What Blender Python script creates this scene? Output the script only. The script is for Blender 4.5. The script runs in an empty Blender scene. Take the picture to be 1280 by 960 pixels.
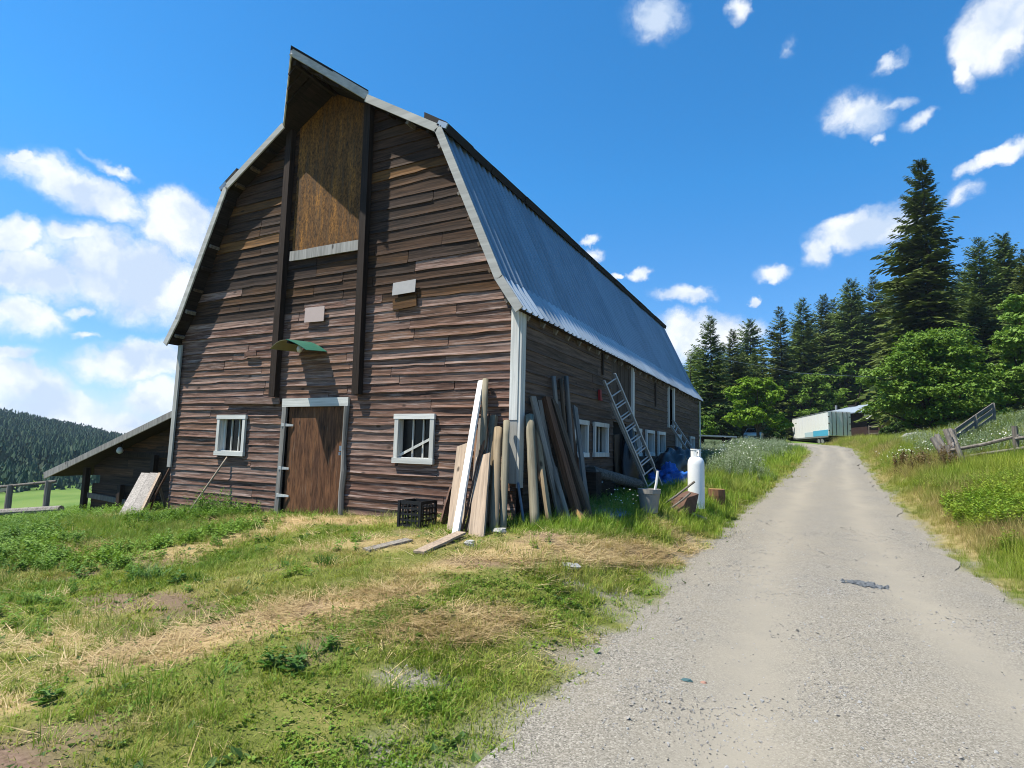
import bpy, math, random
import numpy as np
from mathutils import Vector, Matrix, Euler
random.seed(7); RNG = np.random.default_rng(7)
R = math.radians
scn = bpy.context.scene
col = scn.collection

# ------------------------------------------------------------------ camera, sky, sun, exposure
cam_d = bpy.data.cameras.new("camera"); cam = bpy.data.objects.new("camera", cam_d); col.objects.link(cam)
cam_d.sensor_width = 36; cam_d.lens = 36 * 711.261 / 1280
cam_d.clip_start = .05; cam_d.clip_end = 4000
PIT, ROL, YAW = .109, .024, -.474
_F = Vector((math.sin(YAW) * math.cos(PIT), math.cos(YAW) * math.cos(PIT), math.sin(PIT)))
_R0 = Vector((math.cos(YAW), -math.sin(YAW), 0)); _U0 = _R0.cross(_F)
_R = _R0 * math.cos(ROL) + _U0 * math.sin(ROL); _U = _U0 * math.cos(ROL) - _R0 * math.sin(ROL)
CAM = Vector((4.158, -8.4, 1.65))
m = Matrix((_R, _U, -_F)).transposed().to_4x4(); m.translation = CAM
cam.matrix_world = m
scn.camera = cam
scn.view_settings.view_transform = 'Standard'; scn.view_settings.look = 'None'
scn.view_settings.exposure = 0.85; scn.view_settings.gamma = 1.0
scn.cycles.use_denoising = True
scn.cycles.max_bounces = 6; scn.cycles.diffuse_bounces = 3; scn.cycles.transparent_max_bounces = 6
scn.cycles.volume_bounces = 0; scn.cycles.filter_width = 1.0

SUN_DIR = Vector((-1.6, -1.2, 3.68)).normalized()      # towards the sun
sun_d = bpy.data.lights.new("sun", 'SUN'); sun = bpy.data.objects.new("sun", sun_d); col.objects.link(sun)
sun_d.energy = 5.0; sun_d.angle = R(.53); sun_d.color = (1, .93, .80)
sun.rotation_euler = SUN_DIR.to_track_quat('Z', 'Y').to_euler(); sun.location = (-30, -22, 70)

class NT:
    """tiny wrapper to write node trees briefly"""
    def __init__(s, tree): s.t = tree; s.n = tree.nodes; s.l = tree.links
    def add(s, typ, ins=None, **kw):
        nd = s.n.new(typ)
        for k, v in kw.items(): setattr(nd, k, v)
        if ins:
            for k, v in ins.items():
                sock = nd.inputs[k]
                if isinstance(v, bpy.types.NodeSocket): s.l.new(v, sock)
                else: sock.default_value = v
        return nd
    def math(s, op, a, b=0.0, c=0.0, clamp=False):
        return s.add('ShaderNodeMath', {0: a, 1: b, 2: c}, operation=op, use_clamp=clamp).outputs[0]
    def mix(s, f, a, b, blend='MIX'):
        nd = s.add('ShaderNodeMix', data_type='RGBA', blend_type=blend)
        for i, v in ((0, f), (6, a), (7, b)):
            if isinstance(v, bpy.types.NodeSocket): s.l.new(v, nd.inputs[i])
            else: nd.inputs[i].default_value = v if i == 0 else (*v, 1)
        return nd.outputs[2]
    def ramp(s, f, stops, interp='LINEAR'):
        nd = s.add('ShaderNodeValToRGB', {0: f}); cr = nd.color_ramp; cr.interpolation = interp
        while len(cr.elements) < len(stops): cr.elements.new(.5)
        for e, (p, c) in zip(cr.elements, stops):
            e.position = p; e.color = (*c, 1) if len(c) == 3 else c
        return nd.outputs[0]
    def noise(s, vec, scale, detail=4, rough=.55, out=0):
        return s.add('ShaderNodeTexNoise', {'Vector': vec, 'Scale': scale, 'Detail': detail, 'Roughness': rough}).outputs[out]
    def vm(s, op, a, b=(0, 0, 0), **k):
        return s.add('ShaderNodeVectorMath', {0: a, 1: b}, operation=op, **k)

def make_world():
    w = bpy.data.worlds.new("World"); scn.world = w; w.use_nodes = True
    T = NT(w.node_tree); T.n.clear()
    out = T.add('ShaderNodeOutputWorld'); bg = T.add('ShaderNodeBackground')
    sky = T.add('ShaderNodeTexSky', sky_type='NISHITA', sun_disc=False)
    sky.sun_elevation = math.asin(SUN_DIR.z); sky.sun_rotation = math.atan2(SUN_DIR.x, SUN_DIR.y)
    sky.air_density = 1.0; sky.dust_density = .3; sky.ozone_density = 2.0; sky.altitude = 800
    elv = T.add('ShaderNodeSeparateXYZ', {0: T.add('ShaderNodeTexCoord').outputs['Generated']}).outputs[2]
    grade = T.mix(T.add('ShaderNodeMapRange', {'Value': elv, 1: .0, 2: .42}).outputs[0], (1.15, 1.22, 1.5), (1.15, 1.85, 2.2))
    hs = T.add('ShaderNodeHueSaturation', {'Saturation': 1.12, 'Value': 1.0, 'Hue': .5, 'Color':  T.vm('MULTIPLY', sky.outputs[0], grade).outputs[0]})
    dirv = T.add('ShaderNodeTexCoord').outputs['Generated']
    n1 = T.noise(dirv, 9, 6, .6, out=1); n2 = T.noise(dirv, 34, 6, .6, out=1)
    w1 = T.vm('SCALE', T.vm('SUBTRACT', n1, (.5, .5, .5)).outputs[0]); w1.inputs['Scale'].default_value = .06
    w2 = T.vm('SCALE', T.vm('SUBTRACT', n2, (.5, .5, .5)).outputs[0]); w2.inputs['Scale'].default_value = .03
    wd = T.vm('ADD', T.vm('ADD', dirv, w1.outputs[0]).outputs[0], w2.outputs[0]).outputs[0]
    # azimuth (from +y to +x), elevation, half width, half height (radians), tilt, density of each cloud
    CL = [(-69.9,20.8,.0103,.0068,20,1),(-65.6,19.3,.0769,.0278,-12,1),(-63.9,21.7,.0297,.0076,-16,.55),(-58.8,17.9,.0473,.0482,12,1.2),(-69.7,14.9,.0283,.0182,15,1.1),(-65.9,15.6,.0293,.014,8,.9),(-62.0,13.3,.0991,.053,-7,1.1),(-68.2,12.1,.0646,.0319,2,1),(-68.6,9.1,.0439,.0296,-3,.95),(-65.2,10,.0142,.0077,9,.7),(-64.4,8.2,.0198,.0056,8,.7),(-60.6,6.4,.0742,.0281,12,1.1),(-67.9,4.1,.0531,.0298,-5,1),(-68.5,5.8,.0274,.0116,13,.9),(-58.9,3.4,.056,.0239,10,1.05),(-66.3,2.3,.0676,.0261,4,.8),(-63.2,1.1,.1192,.0226,3,.7),
          (-13.1,38.5,.0376,.0282,1,.8),(-4.5,37.9,.0134,.0154,34,.7),(15.3,31,.0382,.0404,21,1.05),(13.2,29.2,.0118,.0257,3,.75),(7.4,31.4,.0193,.0074,23,.6),(5.1,27.9,.0415,.0273,-30,.85),(7.4,27.9,.0259,.0096,6,.6),(6.5,25.4,.0106,.0074,-14,.6),(9.8,26.4,.0211,.0096,20,.55),(14.6,22.5,.037,.0112,15,.85),(12.3,20.2,.0179,.0117,24,.5),(5.4,19.1,.0604,.0277,1,1.1),(1.8,17.7,.0214,.0249,-8,.85),(-2,16.5,.0263,.0136,-6,.85),(-10.3,15,.0485,.0132,-3,.9),(-4,14.2,.0083,.0076,-5,.8),(-8,11.5,.0753,.0289,-8,1.15),(-9.8,10.6,.0435,.0374,-2,1),(-19.4,20.3,.0188,.0079,-1,.7),(-19.1,18.9,.0161,.0106,-1,.75),(-14.8,17.1,.0182,.0108,23,.7),(-16.8,16.9,.0094,.0067,-2,.7),(-.3,34.1,.0074,.0131,17,.35)]
    for az in range(40, 280, 24):       # the same scattered fair-weather clouds go on round the rest of the sky
        CL.append((az, random.uniform(8, 40), random.uniform(.05, .1), random.uniform(.02, .05), random.uniform(-20, 20), 1))
    tot = None
    for az, el, su, sv, th, st in CL:
        az, el, th = R(az), R(el), R(th)
        c = Vector((math.sin(az) * math.cos(el), math.cos(az) * math.cos(el), math.sin(el)))
        e = Vector((math.cos(az), -math.sin(az), 0)); u = e.cross(c)
        a = e * math.cos(th) + u * math.sin(th); b = u * math.cos(th) - e * math.sin(th)
        rot = Matrix((a, b, a.cross(b))).transposed().to_euler()
        mp = T.add('ShaderNodeMapping', {'Vector': wd, 'Location': c, 'Rotation': rot, 'Scale': (su * 1.4, sv * 1.4, .5)}, vector_type='TEXTURE')
        ln = T.vm('LENGTH', mp.outputs[0]).outputs['Value']
        mm = T.math('MULTIPLY', T.math('SUBTRACT', 1.0, ln, clamp=True), st)
        tot = mm if tot is None else T.math('MAXIMUM', tot, mm)
    f1 = T.noise(wd, 15, 9, .54); f2 = T.noise(wd, 85, 8, .68)
    k = T.math('ADD', T.math('MULTIPLY', T.math('SUBTRACT', f1, .5), 1.0), T.math('MULTIPLY', T.math('SUBTRACT', f2, .5), .28))
    dens = T.math('MULTIPLY', T.math('ADD', tot, T.math('MULTIPLY', k, T.math('MULTIPLY', tot, 3.4, clamp=True))), 1.75, clamp=True)
    dens = T.add('ShaderNodeMapRange', {'Value': dens, 1: .0, 2: 1.05}, interpolation_type='SMOOTHSTEP').outputs[0]
    off = T.vm('ADD', wd, (-.02, -.01, .035)).outputs[0]
    f3 = T.noise(off, 11, 4, .5); f1s = T.noise(wd, 11, 4, .5)
    lit = T.add('ShaderNodeMapRange', {'Value': T.math('ADD', T.math('SUBTRACT', f1s, f3), T.math('MULTIPLY', f1, .22)), 1: -.01, 2: .2}).outputs[0]
    cc = T.mix(lit, (6.6, 7.8, 9.6), (10.4, 10.7, 11.0))
    fin = T.mix(T.math('MULTIPLY', dens, .94), hs.outputs[0], cc)
    T.l.new(fin, bg.inputs[0]); bg.inputs[1].default_value = .057
    T.l.new(bg.outputs[0], out.inputs[0])
make_world()

# ------------------------------------------------------------------ terrain height
def smooth(a, b, x):
    t = np.clip((np.asarray(x, float) - a) / (b - a), 0, 1); return t * t * (3 - 2 * t)
ZRY = [-30,0,2,4,6,8,10,12.5,15,17.5,20,25,30,38,46,60,80,120,300]
ZRZ = [-.3,0,.02,.07,.17,.32,.48,.68,.9,1.13,1.36,1.76,2.06,2.32,2.46,2.68,3.4,5.0,8]
RLY = [-30,-8,-5.6,-3,0,4,8,12,16,20,24,28,32,36,44,60]
RLX = [.5,2.0,2.65,2.7,2.68,2.8,3.1,3.5,3.9,4.3,4.6,4.5,3.8,2.5,0,-2]
RRX = [7.5,7.0,6.8,6.5,6.15,6.1,6.1,6.1,6.15,6.2,6.3,6.4,6.0,5.0,9,10.5]
def zr(y): return np.interp(y, ZRY, ZRZ)
def xl(y): return np.interp(y, RLY, RLX)
def xr(y): return np.interp(y, RLY, RRX)
def ground(x, y):
    x = np.asarray(x, float); y = np.asarray(y, float)
    z0 = zr(y); l = xl(y); r = xr(y)
    d = np.maximum(x - r, 0); k = (.10 + .17 * smooth(-2, 9, y)) * (1 - .72 * smooth(23, 30, y) * (1 - smooth(41, 52, y)))
    right = z0 + k * np.minimum(d, 3) * smooth(-.3, 1.2, d) + k * np.clip(d - 3, 0, 9) + .12 * np.clip(d - 12, 0, 60)
    e = np.where(y <= 0, .46 * smooth(-7.8, -.3, y), np.where(y < 18, .46 + .047 * y, np.minimum(1.306 + (y - 18) * .05, z0)))
    far = smooth(22, 40, y); e = e * (1 - far) + z0 * far
    X = np.maximum(-x, 0)
    left = e - (.055 * np.minimum(X, 9) + .125 * np.clip(X - 9, 0, 65) + .02 * np.clip(X - 74, 0, 500))
    t = smooth(.1, 1.7, l - x); left = z0 * (1 - t) + left * t
    return np.where(x < l, left, np.where(x > r, right, z0))
def gz(x, y): return float(ground(x, y))

_lat = RNG.random((256, 256))
def vnoise(x, y):
    xi = np.floor(x).astype(int); yi = np.floor(y).astype(int); fx = x - xi; fy = y - yi
    fx = fx * fx * (3 - 2 * fx); fy = fy * fy * (3 - 2 * fy)
    g = lambda i, j: _lat[i % 256, j % 256]
    return (g(xi, yi) * (1 - fx) + g(xi + 1, yi) * fx) * (1 - fy) + (g(xi, yi + 1) * (1 - fx) + g(xi + 1, yi + 1) * fx) * fy
def fbm(x, y, s, o=4):
    r = 0; a = .5; t = 0
    for i in range(o):
        r = r + a * vnoise(x * s + 17.3 * i, y * s + 9.1 * i); t += a; a *= .5; s *= 2.03
    return r / t
def ell(x, y, cx, cy, a, b, ang):
    c, s = math.cos(R(ang)), math.sin(R(ang)); dx = x - cx; dy = y - cy
    return np.sqrt(((dx * c + dy * s) / a) ** 2 + ((-dx * s + dy * c) / b) ** 2)
def patch(x, y, *e): return 1 - smooth(.55, 1.15, ell(x, y, *e) + (fbm(x, y, 2.1) - .5) * 1.1)
def masks(x, y):
    """what grows where: straw, bare soil, gravel (0..1 each)"""
    n = fbm(x, y, .9, 5); n2 = fbm(x + 40, y, 3.1, 4); l = xl(y); r = xr(y)
    straw = np.maximum.reduce([patch(x, y, .15, -4.7, 1.65, .50, 66), patch(x, y, -3.9, -.8, 2.0, .6, 8), patch(x, y, 1.5, -.9, 3.2, .45, 68) * .85,
                               patch(x, y, 1.5, -4.0, .7, .35, 60) * .7, patch(x, y, -.35, -6.6, .5, .22, 10), patch(x, y, -.7, -2.3, 1.2, .5, 20) * .6])
    straw = np.maximum(straw, .72 * smooth(.555, .66, n) * (x < l) * (y < 3))
    soil = np.maximum.reduce([patch(x, y, -1.5, -4.9, 1.3, .3, 5) * .9, patch(x, y, .55, -6.9, .5, .2, 0), patch(x, y, -3.2, -3.8, 1.0, .3, 10) * .6, patch(x, y, -.9, -1.3, .8, .4, 0) * .6, smooth(.63, .72, fbm(x + 71, y, 1.1, 5)) * .7 * (x < l) * (y < 2)])
    d = l - x
    gravel = .85 * (1 - smooth(-.1, .62, d + (n2 - .5) * 1.3)) * (1 - smooth(1.5, 4, y)) * (x < l + .5)
    gravel = np.maximum(gravel, (1 - smooth(.0, .3, d + (n2 - .5) * .5)) * (x < l + .5))
    gravel = np.maximum(gravel, (1 - smooth(.0, .35, x - r + (n2 - .5) * .6)) * (x > r - .5))
    gravel = np.maximum(gravel, patch(x, y, 1.75, -5.0, .3, .16, 40) * .9)
    gravel = np.maximum(gravel, .8 * patch(x, y, 2.0, -2.2, .35, .18, 20))
    # right verge turns straw-coloured by the road
    dr = x - r
    straw = np.maximum(straw, np.exp(-((dr - 1.0) / .9) ** 2) * .8 * smooth(.4, .62, fbm(x, y, .5)) * (y > 1) * (x > r))
    straw = np.maximum(straw, .6 * patch(x, y, 7.4, 14.5, 1.6, 2.6, 0))
    return np.clip(straw, 0, 1), np.clip(soil, 0, 1), np.clip(gravel, 0, 1)

# ------------------------------------------------------------------ object helpers
OFF = {}
def tag(o, label=None, cat=None, group=None, kind=None):
    for k, v in (('label', label), ('category', cat), ('group', group), ('kind', kind)):
        if v: o[k] = v
    return o
def empty(name, loc, rz=0, **t):
    o = bpy.data.objects.new(name, None); o.empty_display_size = .2; col.objects.link(o)
    o.location = loc; o.rotation_euler = (0, 0, rz); OFF[o] = Vector(loc)
    return tag(o, **t)
class MB:
    def __init__(s): s.v = []; s.f = []; s.mi = []; s.cm = 0
    def add(s, vs, fs, M=None):
        b = len(s.v)
        s.v += [tuple(M @ Vector(p)) for p in vs] if M is not None else [tuple(p) for p in vs]
        s.f += [tuple(i + b for i in f) for f in fs]; s.mi += [s.cm] * len(fs); return s
    def box(s, c, d, M=None, rot=None):
        x, y, z = d[0] / 2, d[1] / 2, d[2] / 2
        vs = [Vector((i, j, k)) for k in (-z, z) for i, j in ((-x, -y), (x, -y), (x, y), (-x, y))]
        if rot is not None: e = Euler(rot).to_matrix(); vs = [e @ p for p in vs]
        vs = [p + Vector(c) for p in vs]
        return s.add(vs, [(3, 2, 1, 0), (4, 5, 6, 7), (0, 1, 5, 4), (1, 2, 6, 5), (2, 3, 7, 6), (3, 0, 4, 7)], M)
    def lohi(s, lo, hi, M=None): return s.box([(a + b) / 2 for a, b in zip(lo, hi)], [b - a for a, b in zip(lo, hi)], M)
    def bar(s, p0, p1, w, t, up=(0, 0, 1), seg=1, jit=0):
        p0 = Vector(p0); p1 = Vector(p1); a = (p1 - p0).normalized(); u = Vector(up)
        sd = a.cross(u); sd = sd.normalized() if sd.length > 1e-4 else a.orthogonal().normalized(); u = sd.cross(a)
        vs = []
        for i in range(seg + 1):
            p = p0.lerp(p1, i / seg); j = Vector((random.uniform(-jit, jit), random.uniform(-jit, jit), random.uniform(-jit, jit)))
            ww = w * (1 + random.uniform(-jit, jit) * 3)
            vs += [p + j + sd * i0 * ww / 2 + u * k0 * t / 2 for i0, k0 in ((-1, -1), (1, -1), (1, 1), (-1, 1))]
        fs = [(3, 2, 1, 0), tuple(seg * 4 + i for i in range(4))]
        for i in range(seg):
            for k in range(4): fs.append((i * 4 + k, i * 4 + (k + 1) % 4, i * 4 + 4 + (k + 1) % 4, i * 4 + 4 + k))
        return s.add(vs, fs)
    def tube(s, pts, rad, n=8, cap=True, jit=0, cone=None):
        pts = [Vector(p) for p in pts]; rad = rad if hasattr(rad, '__len__') else [rad] * len(pts)
        vs = []; ref = None
        for i, p in enumerate(pts):
            d = (pts[min(i + 1, len(pts) - 1)] - pts[max(i - 1, 0)]).normalized()
            if ref is None: ref = d.orthogonal().normalized()
            a = (ref - d * ref.dot(d)).normalized(); b = d.cross(a); ref = a
            for k in range(n):
                r = rad[i] * (1 + random.uniform(-jit, jit)); t = 2 * math.pi * k / n
                vs.append(p + a * r * math.cos(t) + b * r * math.sin(t))
        fs = [(i * n + k, i * n + (k + 1) % n, i * n + n + (k + 1) % n, i * n + n + k) for i in range(len(pts) - 1) for k in range(n)]
        if cap: fs += [tuple(range(n - 1, -1, -1)), tuple((len(pts) - 1) * n + k for k in range(n))]
        return s.add(vs, fs)
    def lathe(s, prof, c=(0, 0, 0), n=20):
        vs = [(c[0] + r * math.cos(2 * math.pi * k / n), c[1] + r * math.sin(2 * math.pi * k / n), c[2] + z) for r, z in prof for k in range(n)]
        fs = [(i * n + k, i * n + (k + 1) % n, i * n + n + (k + 1) % n, i * n + n + k) for i in range(len(prof) - 1) for k in range(n)]
        return s.add(vs, fs)
    def build(s, name, mat, parent=None, smooth_=False, **t):
        me = bpy.data.meshes.new(name); off = OFF.get(parent, Vector()) if parent else Vector()
        me.from_pydata([(p[0] - off.x, p[1] - off.y, p[2] - off.z) for p in s.v], [], s.f)
        for mm in (mat if isinstance(mat, (list, tuple)) else [mat]): me.materials.append(mm)
        if any(s.mi): me.polygons.foreach_set('material_index', s.mi)
        if smooth_: me.polygons.foreach_set('use_smooth', [True] * len(me.polygons))
        me.update()
        o = bpy.data.objects.new(name, me); col.objects.link(o); OFF[o] = off
        if parent: o.parent = parent
        return tag(o, **t)
def np_mesh(name, V, Fc, mats, mi=None, smooth_=False):
    me = bpy.data.meshes.new(name); V = np.asarray(V, np.float32); Fc = np.asarray(Fc, np.int32); k = Fc.shape[1]
    me.vertices.add(len(V)); me.vertices.foreach_set('co', V.ravel())
    me.loops.add(Fc.size); me.loops.foreach_set('vertex_index', Fc.ravel())
    me.polygons.add(len(Fc)); me.polygons.foreach_set('loop_start', np.arange(0, Fc.size, k, dtype=np.int32))
    for mm in mats: me.materials.append(mm)
    if mi is not None: me.polygons.foreach_set('material_index', np.asarray(mi, np.int32))
    if smooth_: me.polygons.foreach_set('use_smooth', np.ones(len(Fc), bool))
    me.update(calc_edges=True); return me
def link(name, me, parent=None, **t):
    o = bpy.data.objects.new(name, me); col.objects.link(o); OFF[o] = OFF.get(parent, Vector()) if parent else Vector()
    if parent: o.parent = parent
    return tag(o, **t)

# ------------------------------------------------------------------ materials
def new_mat(name):
    mt = bpy.data.materials.new(name); mt.use_nodes = True; T = NT(mt.node_tree)
    return mt, T, T.n['Principled BSDF']
def simple(name, c, rough=.6, metal=0, var=.15, scale=8, bump=0, spec=.3):
    mt, T, b = new_mat(name); co = T.add('ShaderNodeTexCoord').outputs['Object']
    n = T.noise(co, scale, 5, .6)
    cc = T.mix(n, [x * (1 - var) for x in c], [min(1, x * (1 + var)) for x in c]); T.l.new(cc, b.inputs['Base Color'])
    b.inputs['Roughness'].default_value = rough; b.inputs['Metallic'].default_value = metal; b.inputs['Specular IOR Level'].default_value = spec
    if bump:
        bp = T.add('ShaderNodeBump', {'Height': T.noise(co, scale * 4, 4), 'Strength': bump, 'Distance': .01}); T.l.new(bp.outputs[0], b.inputs['Normal'])
    return mt
def wood(name, pal, axis=0, grain=26, dark=.5, bump=.35, rand=True, rough=.85, wear=None, wear_lo=.52, knots=True, aniso=.045):
    """weathered wood: pal = colours a piece may take; grain runs along the object's axis"""
    mt, T, b = new_mat(name); co = T.add('ShaderNodeTexCoord').outputs['Object']
    rnd = T.add('ShaderNodeObjectInfo').outputs['Random']
    co2 = T.vm('ADD', co, T.vm('MULTIPLY', T.add('ShaderNodeCombineXYZ', {0: rnd, 1: rnd, 2: rnd}).outputs[0], (37, 53, 71)).outputs[0]).outputs[0]
    sc = [grain] * 3; sc[axis] = grain * aniso
    g1 = T.noise(T.vm('MULTIPLY', co2, tuple(sc)).outputs[0], 1, 6, .65)
    sc2 = [5.0] * 3; sc2[axis] = .7
    g2 = T.noise(T.vm('MULTIPLY', co2, tuple(sc2)).outputs[0], 1, 4, .55)
    n = len(pal)
    key = T.math('FRACT', T.math('MULTIPLY_ADD', rnd, 7.31, T.math('MULTIPLY', g2, .55))) if rand else g2
    base = T.ramp(key, [(i / max(1, n - 1), c) for i, c in enumerate(pal)])
    f = T.add('ShaderNodeMapRange', {'Value': g1, 1: .34, 2: .66}).outputs[0]
    c = T.mix(f, [dark] * 3, (1.25, 1.25, 1.25)); c = T.mix(1.0, base, c, 'MULTIPLY')
    if wear:   # pale weathered streaks / peeling paint
        sc3 = [24.0] * 3; sc3[axis] = 1.3
        g3 = T.noise(T.vm('MULTIPLY', co2, tuple(sc3)).outputs[0], 1, 7, .7)
        wf = T.add('ShaderNodeMapRange', {'Value': g3, 1: wear_lo, 2: wear_lo + .16}).outputs[0]
        c = T.mix(T.math('MULTIPLY', wf, .8), c, wear)
    if knots:
        kv = [3.4] * 3; kv[axis] = 1.5
        vo = T.add('ShaderNodeTexVoronoi', {'Vector': T.vm('MULTIPLY', co2, tuple(kv)).outputs[0], 'Scale': 1.0}).outputs['Distance']
        kf = T.add('ShaderNodeMapRange', {'Value': vo, 1: .05, 2: .11, 3: .8, 4: 0.0}).outputs[0]
        c = T.mix(kf, c, (.025, .016, .012))
    T.l.new(c, b.inputs['Base Color']); b.inputs['Roughness'].default_value = rough; b.inputs['Specular IOR Level'].default_value = .2
    bp = T.add('ShaderNodeBump', {'Height': g1, 'Strength': bump, 'Distance': .012}); T.l.new(bp.outputs[0], b.inputs['Normal'])
    return mt
M = {}
M['board_low'] = wood('weathered_red_board', [(.245,.135,.10),(.16,.086,.064),(.31,.20,.16),(.21,.118,.088),(.27,.15,.098),(.12,.069,.053)], 0, grain=38, dark=.25, wear=(.44,.345,.31), wear_lo=.515)
M['board_high'] = wood('dark_brown_board', [(.066,.040,.028),(.042,.027,.021),(.12,.058,.022),(.054,.035,.026),(.09,.048,.027),(.046,.031,.024)], 0, grain=38, dark=.28, wear=(.20,.165,.14), wear_lo=.62)
M['board_orange'] = wood('sunburnt_orange_board', [(.21,.10,.03),(.14,.07,.027),(.08,.048,.03),(.24,.12,.04)], 0, dark=.35, wear=(.07,.055,.045), wear_lo=.54)
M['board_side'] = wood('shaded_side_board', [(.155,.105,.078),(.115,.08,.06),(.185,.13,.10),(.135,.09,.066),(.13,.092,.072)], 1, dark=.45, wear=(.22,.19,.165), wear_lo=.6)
M['board_vert'] = wood('vertical_side_board', [(.11,.085,.07),(.09,.065,.05),(.13,.10,.08)], 2, dark=.45)
M['backing'] = simple('dark_backing', (.02, .015, .012), .95)
M['panel'] = wood('orange_plywood', [(.08,.045,.02),(.34,.145,.028),(.15,.074,.024),(.50,.22,.04),(.10,.06,.03)], 2, grain=30, dark=.25, wear=(.10,.07,.045), wear_lo=.5, rand=False, aniso=.55)
M['trim'] = wood('flaking_white_trim', [(.62,.62,.59),(.5,.5,.47),(.7,.7,.67)], 2, grain=18, dark=.78, wear=(.33,.32,.29), wear_lo=.6, bump=.15, knots=False)
M['trim_x'] = wood('flaking_white_trim_level', [(.66,.66,.63),(.55,.55,.52),(.72,.72,.69)], 0, grain=18, dark=.78, wear=(.35,.33,.3), wear_lo=.6, bump=.15, knots=False)
M['trim_grey'] = wood('grey_painted_trim', [(.36,.36,.34),(.42,.42,.40),(.30,.30,.28)], 2, grain=18, dark=.75, wear=(.24,.22,.2), wear_lo=.58, bump=.2, knots=False)
M['trim_old'] = wood('old_grey_trim', [(.27,.26,.24),(.33,.32,.30),(.2,.19,.175)], 2, grain=20, dark=.6, wear=(.45,.44,.42), wear_lo=.6, bump=.25)
M['fascia'] = wood('pale_fascia', [(.44,.44,.42),(.36,.36,.34),(.5,.5,.48)], 0, grain=9, dark=.8, wear=(.3,.28,.26), wear_lo=.62, bump=.1, knots=False)
M['dark_wood'] = wood('dark_rail_wood', [(.035,.023,.017),(.05,.033,.024),(.028,.02,.016)], 2, dark=.5)
M['soffit'] = wood('dark_soffit_board', [(.03,.022,.018),(.045,.032,.024),(.024,.018,.015)], 1, dark=.5, wear=(.10,.08,.06), wear_lo=.66)
M['door'] = wood('rust_brown_door', [(.19,.08,.035),(.10,.048,.028),(.24,.11,.05),(.075,.05,.038)], 2, grain=26, dark=.35, wear=(.30,.22,.16), wear_lo=.58, rand=False, aniso=.12)
M['pale_board'] = wood('sun_bleached_board', [(.36,.335,.305),(.30,.275,.25),(.42,.39,.355)], 2, dark=.6, wear=(.28,.255,.23), wear_lo=.58)
M['grey_wood'] = wood('silver_grey_wood', [(.26,.235,.205),(.20,.175,.15),(.31,.285,.25),(.23,.20,.17)], 2, dark=.5)
M['tan_wood'] = wood('tan_plank_wood', [(.40,.31,.23),(.45,.36,.27),(.36,.29,.22)], 2, dark=.68, wear=(.28,.25,.22), wear_lo=.58)
M['post_green'] = wood('lichen_grey_post', [(.23,.215,.15),(.28,.25,.18),(.19,.18,.135)], 2, grain=20, dark=.6, wear=(.34,.33,.27), wear_lo=.58)
M['post_tan'] = wood('tan_round_post', [(.31,.235,.145),(.265,.205,.135),(.35,.275,.18)], 2, grain=20, dark=.6, wear=(.24,.22,.17), wear_lo=.56)
M['red_wood'] = wood('reddish_brown_wood', [(.20,.10,.055),(.15,.08,.05),(.23,.125,.07)], 2, dark=.5)
M['brown_wood'] = wood('brown_wood', [(.17,.115,.075),(.13,.09,.06)], 2, dark=.5)
M['fresh_wood'] = wood('cut_lumber', [(.42,.25,.11),(.36,.21,.09)], 2, dark=.65)
M['shed_board'] = wood('shed_dark_board', [(.075,.048,.032),(.05,.034,.026),(.10,.062,.04),(.15,.075,.038)], 0, dark=.4)
M['bark'] = wood('bark', [(.10,.075,.055),(.075,.058,.045),(.125,.10,.08)], 2, grain=12, dark=.5, knots=False)
M['log'] = wood('grey_banded_log', [(.21,.20,.18),(.16,.15,.135),(.27,.26,.24)], 0, grain=22, dark=.4, knots=False)
M['white'] = simple('white_paint', (.66, .66, .64), .4, var=.12, scale=3)
M['white_metal'] = simple('white_enamel', (.76, .78, .78), .35, var=.10, scale=4, spec=.5)
M['black_plastic'] = simple('black_plastic', (.015, .015, .017), .5)
M['black_bag'] = simple('black_plastic_film', (.018, .018, .022), .35, spec=.5)
M['blue_tarp'] = simple('blue_tarp', (.03, .14, .50), .5, var=.25, scale=3)
M['alu'] = simple('aluminium', (.55, .56, .57), .45, .25, .15)
M['galv'] = simple('galvanised', (.36, .38, .40), .5, .5, .25, 14)
M['steel_dark'] = simple('dark_iron', (.035, .03, .028), .6, .5)
M['rust'] = simple('rusty_steel', (.15, .085, .06), .85, .1, .5, 14, .3)
M['pot'] = simple('grey_pot', (.33, .31, .28), .7, var=.12)
M['pink_plate'] = simple('pale_pink_plate', (.58, .46, .42), .6, var=.06)
M['grey_plate'] = simple('grey_tin_plate', (.42, .41, .40), .55, var=.15)
M['green_tin'] = simple('green_tin', (.035, .17, .115), .4, var=.2)
M['olive_tin'] = simple('olive_tin', (.22, .21, .10), .55, var=.2)
M['stone'] = simple('grey_stone', (.40, .40, .39), .85, var=.3, scale=6, bump=.4)
M['blue_stone'] = simple('blue_green_scrap', (.05, .12, .13), .6, var=.3)
M['red_stone'] = simple('red_stone', (.42, .24, .18), .85, var=.2)
M['dark_stone'] = simple('dark_blue_stone', (.23, .22, .205), .8, var=.4, scale=20)
M['wet_stone'] = simple('dark_crushed_stone', (.15, .165, .18), .8, var=.55, scale=20)
M['pipe_blue'] = simple('blue_grey_pipe', (.20, .26, .33), .45, .3)
M['rubber'] = simple('rubber', (.02, .02, .02), .8)
M['red_paint'] = simple('red_paint', (.35, .03, .04), .5)
M['cyan'] = simple('cyan_stripe', (.10, .48, .75), .4, var=.08)
M['cyan_pale'] = simple('faded_cyan_stripe', (.52, .68, .78), .45, var=.1)
M['house_wall'] = simple('house_dark_wall', (.045, .024, .02), .8, var=.3)
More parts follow.
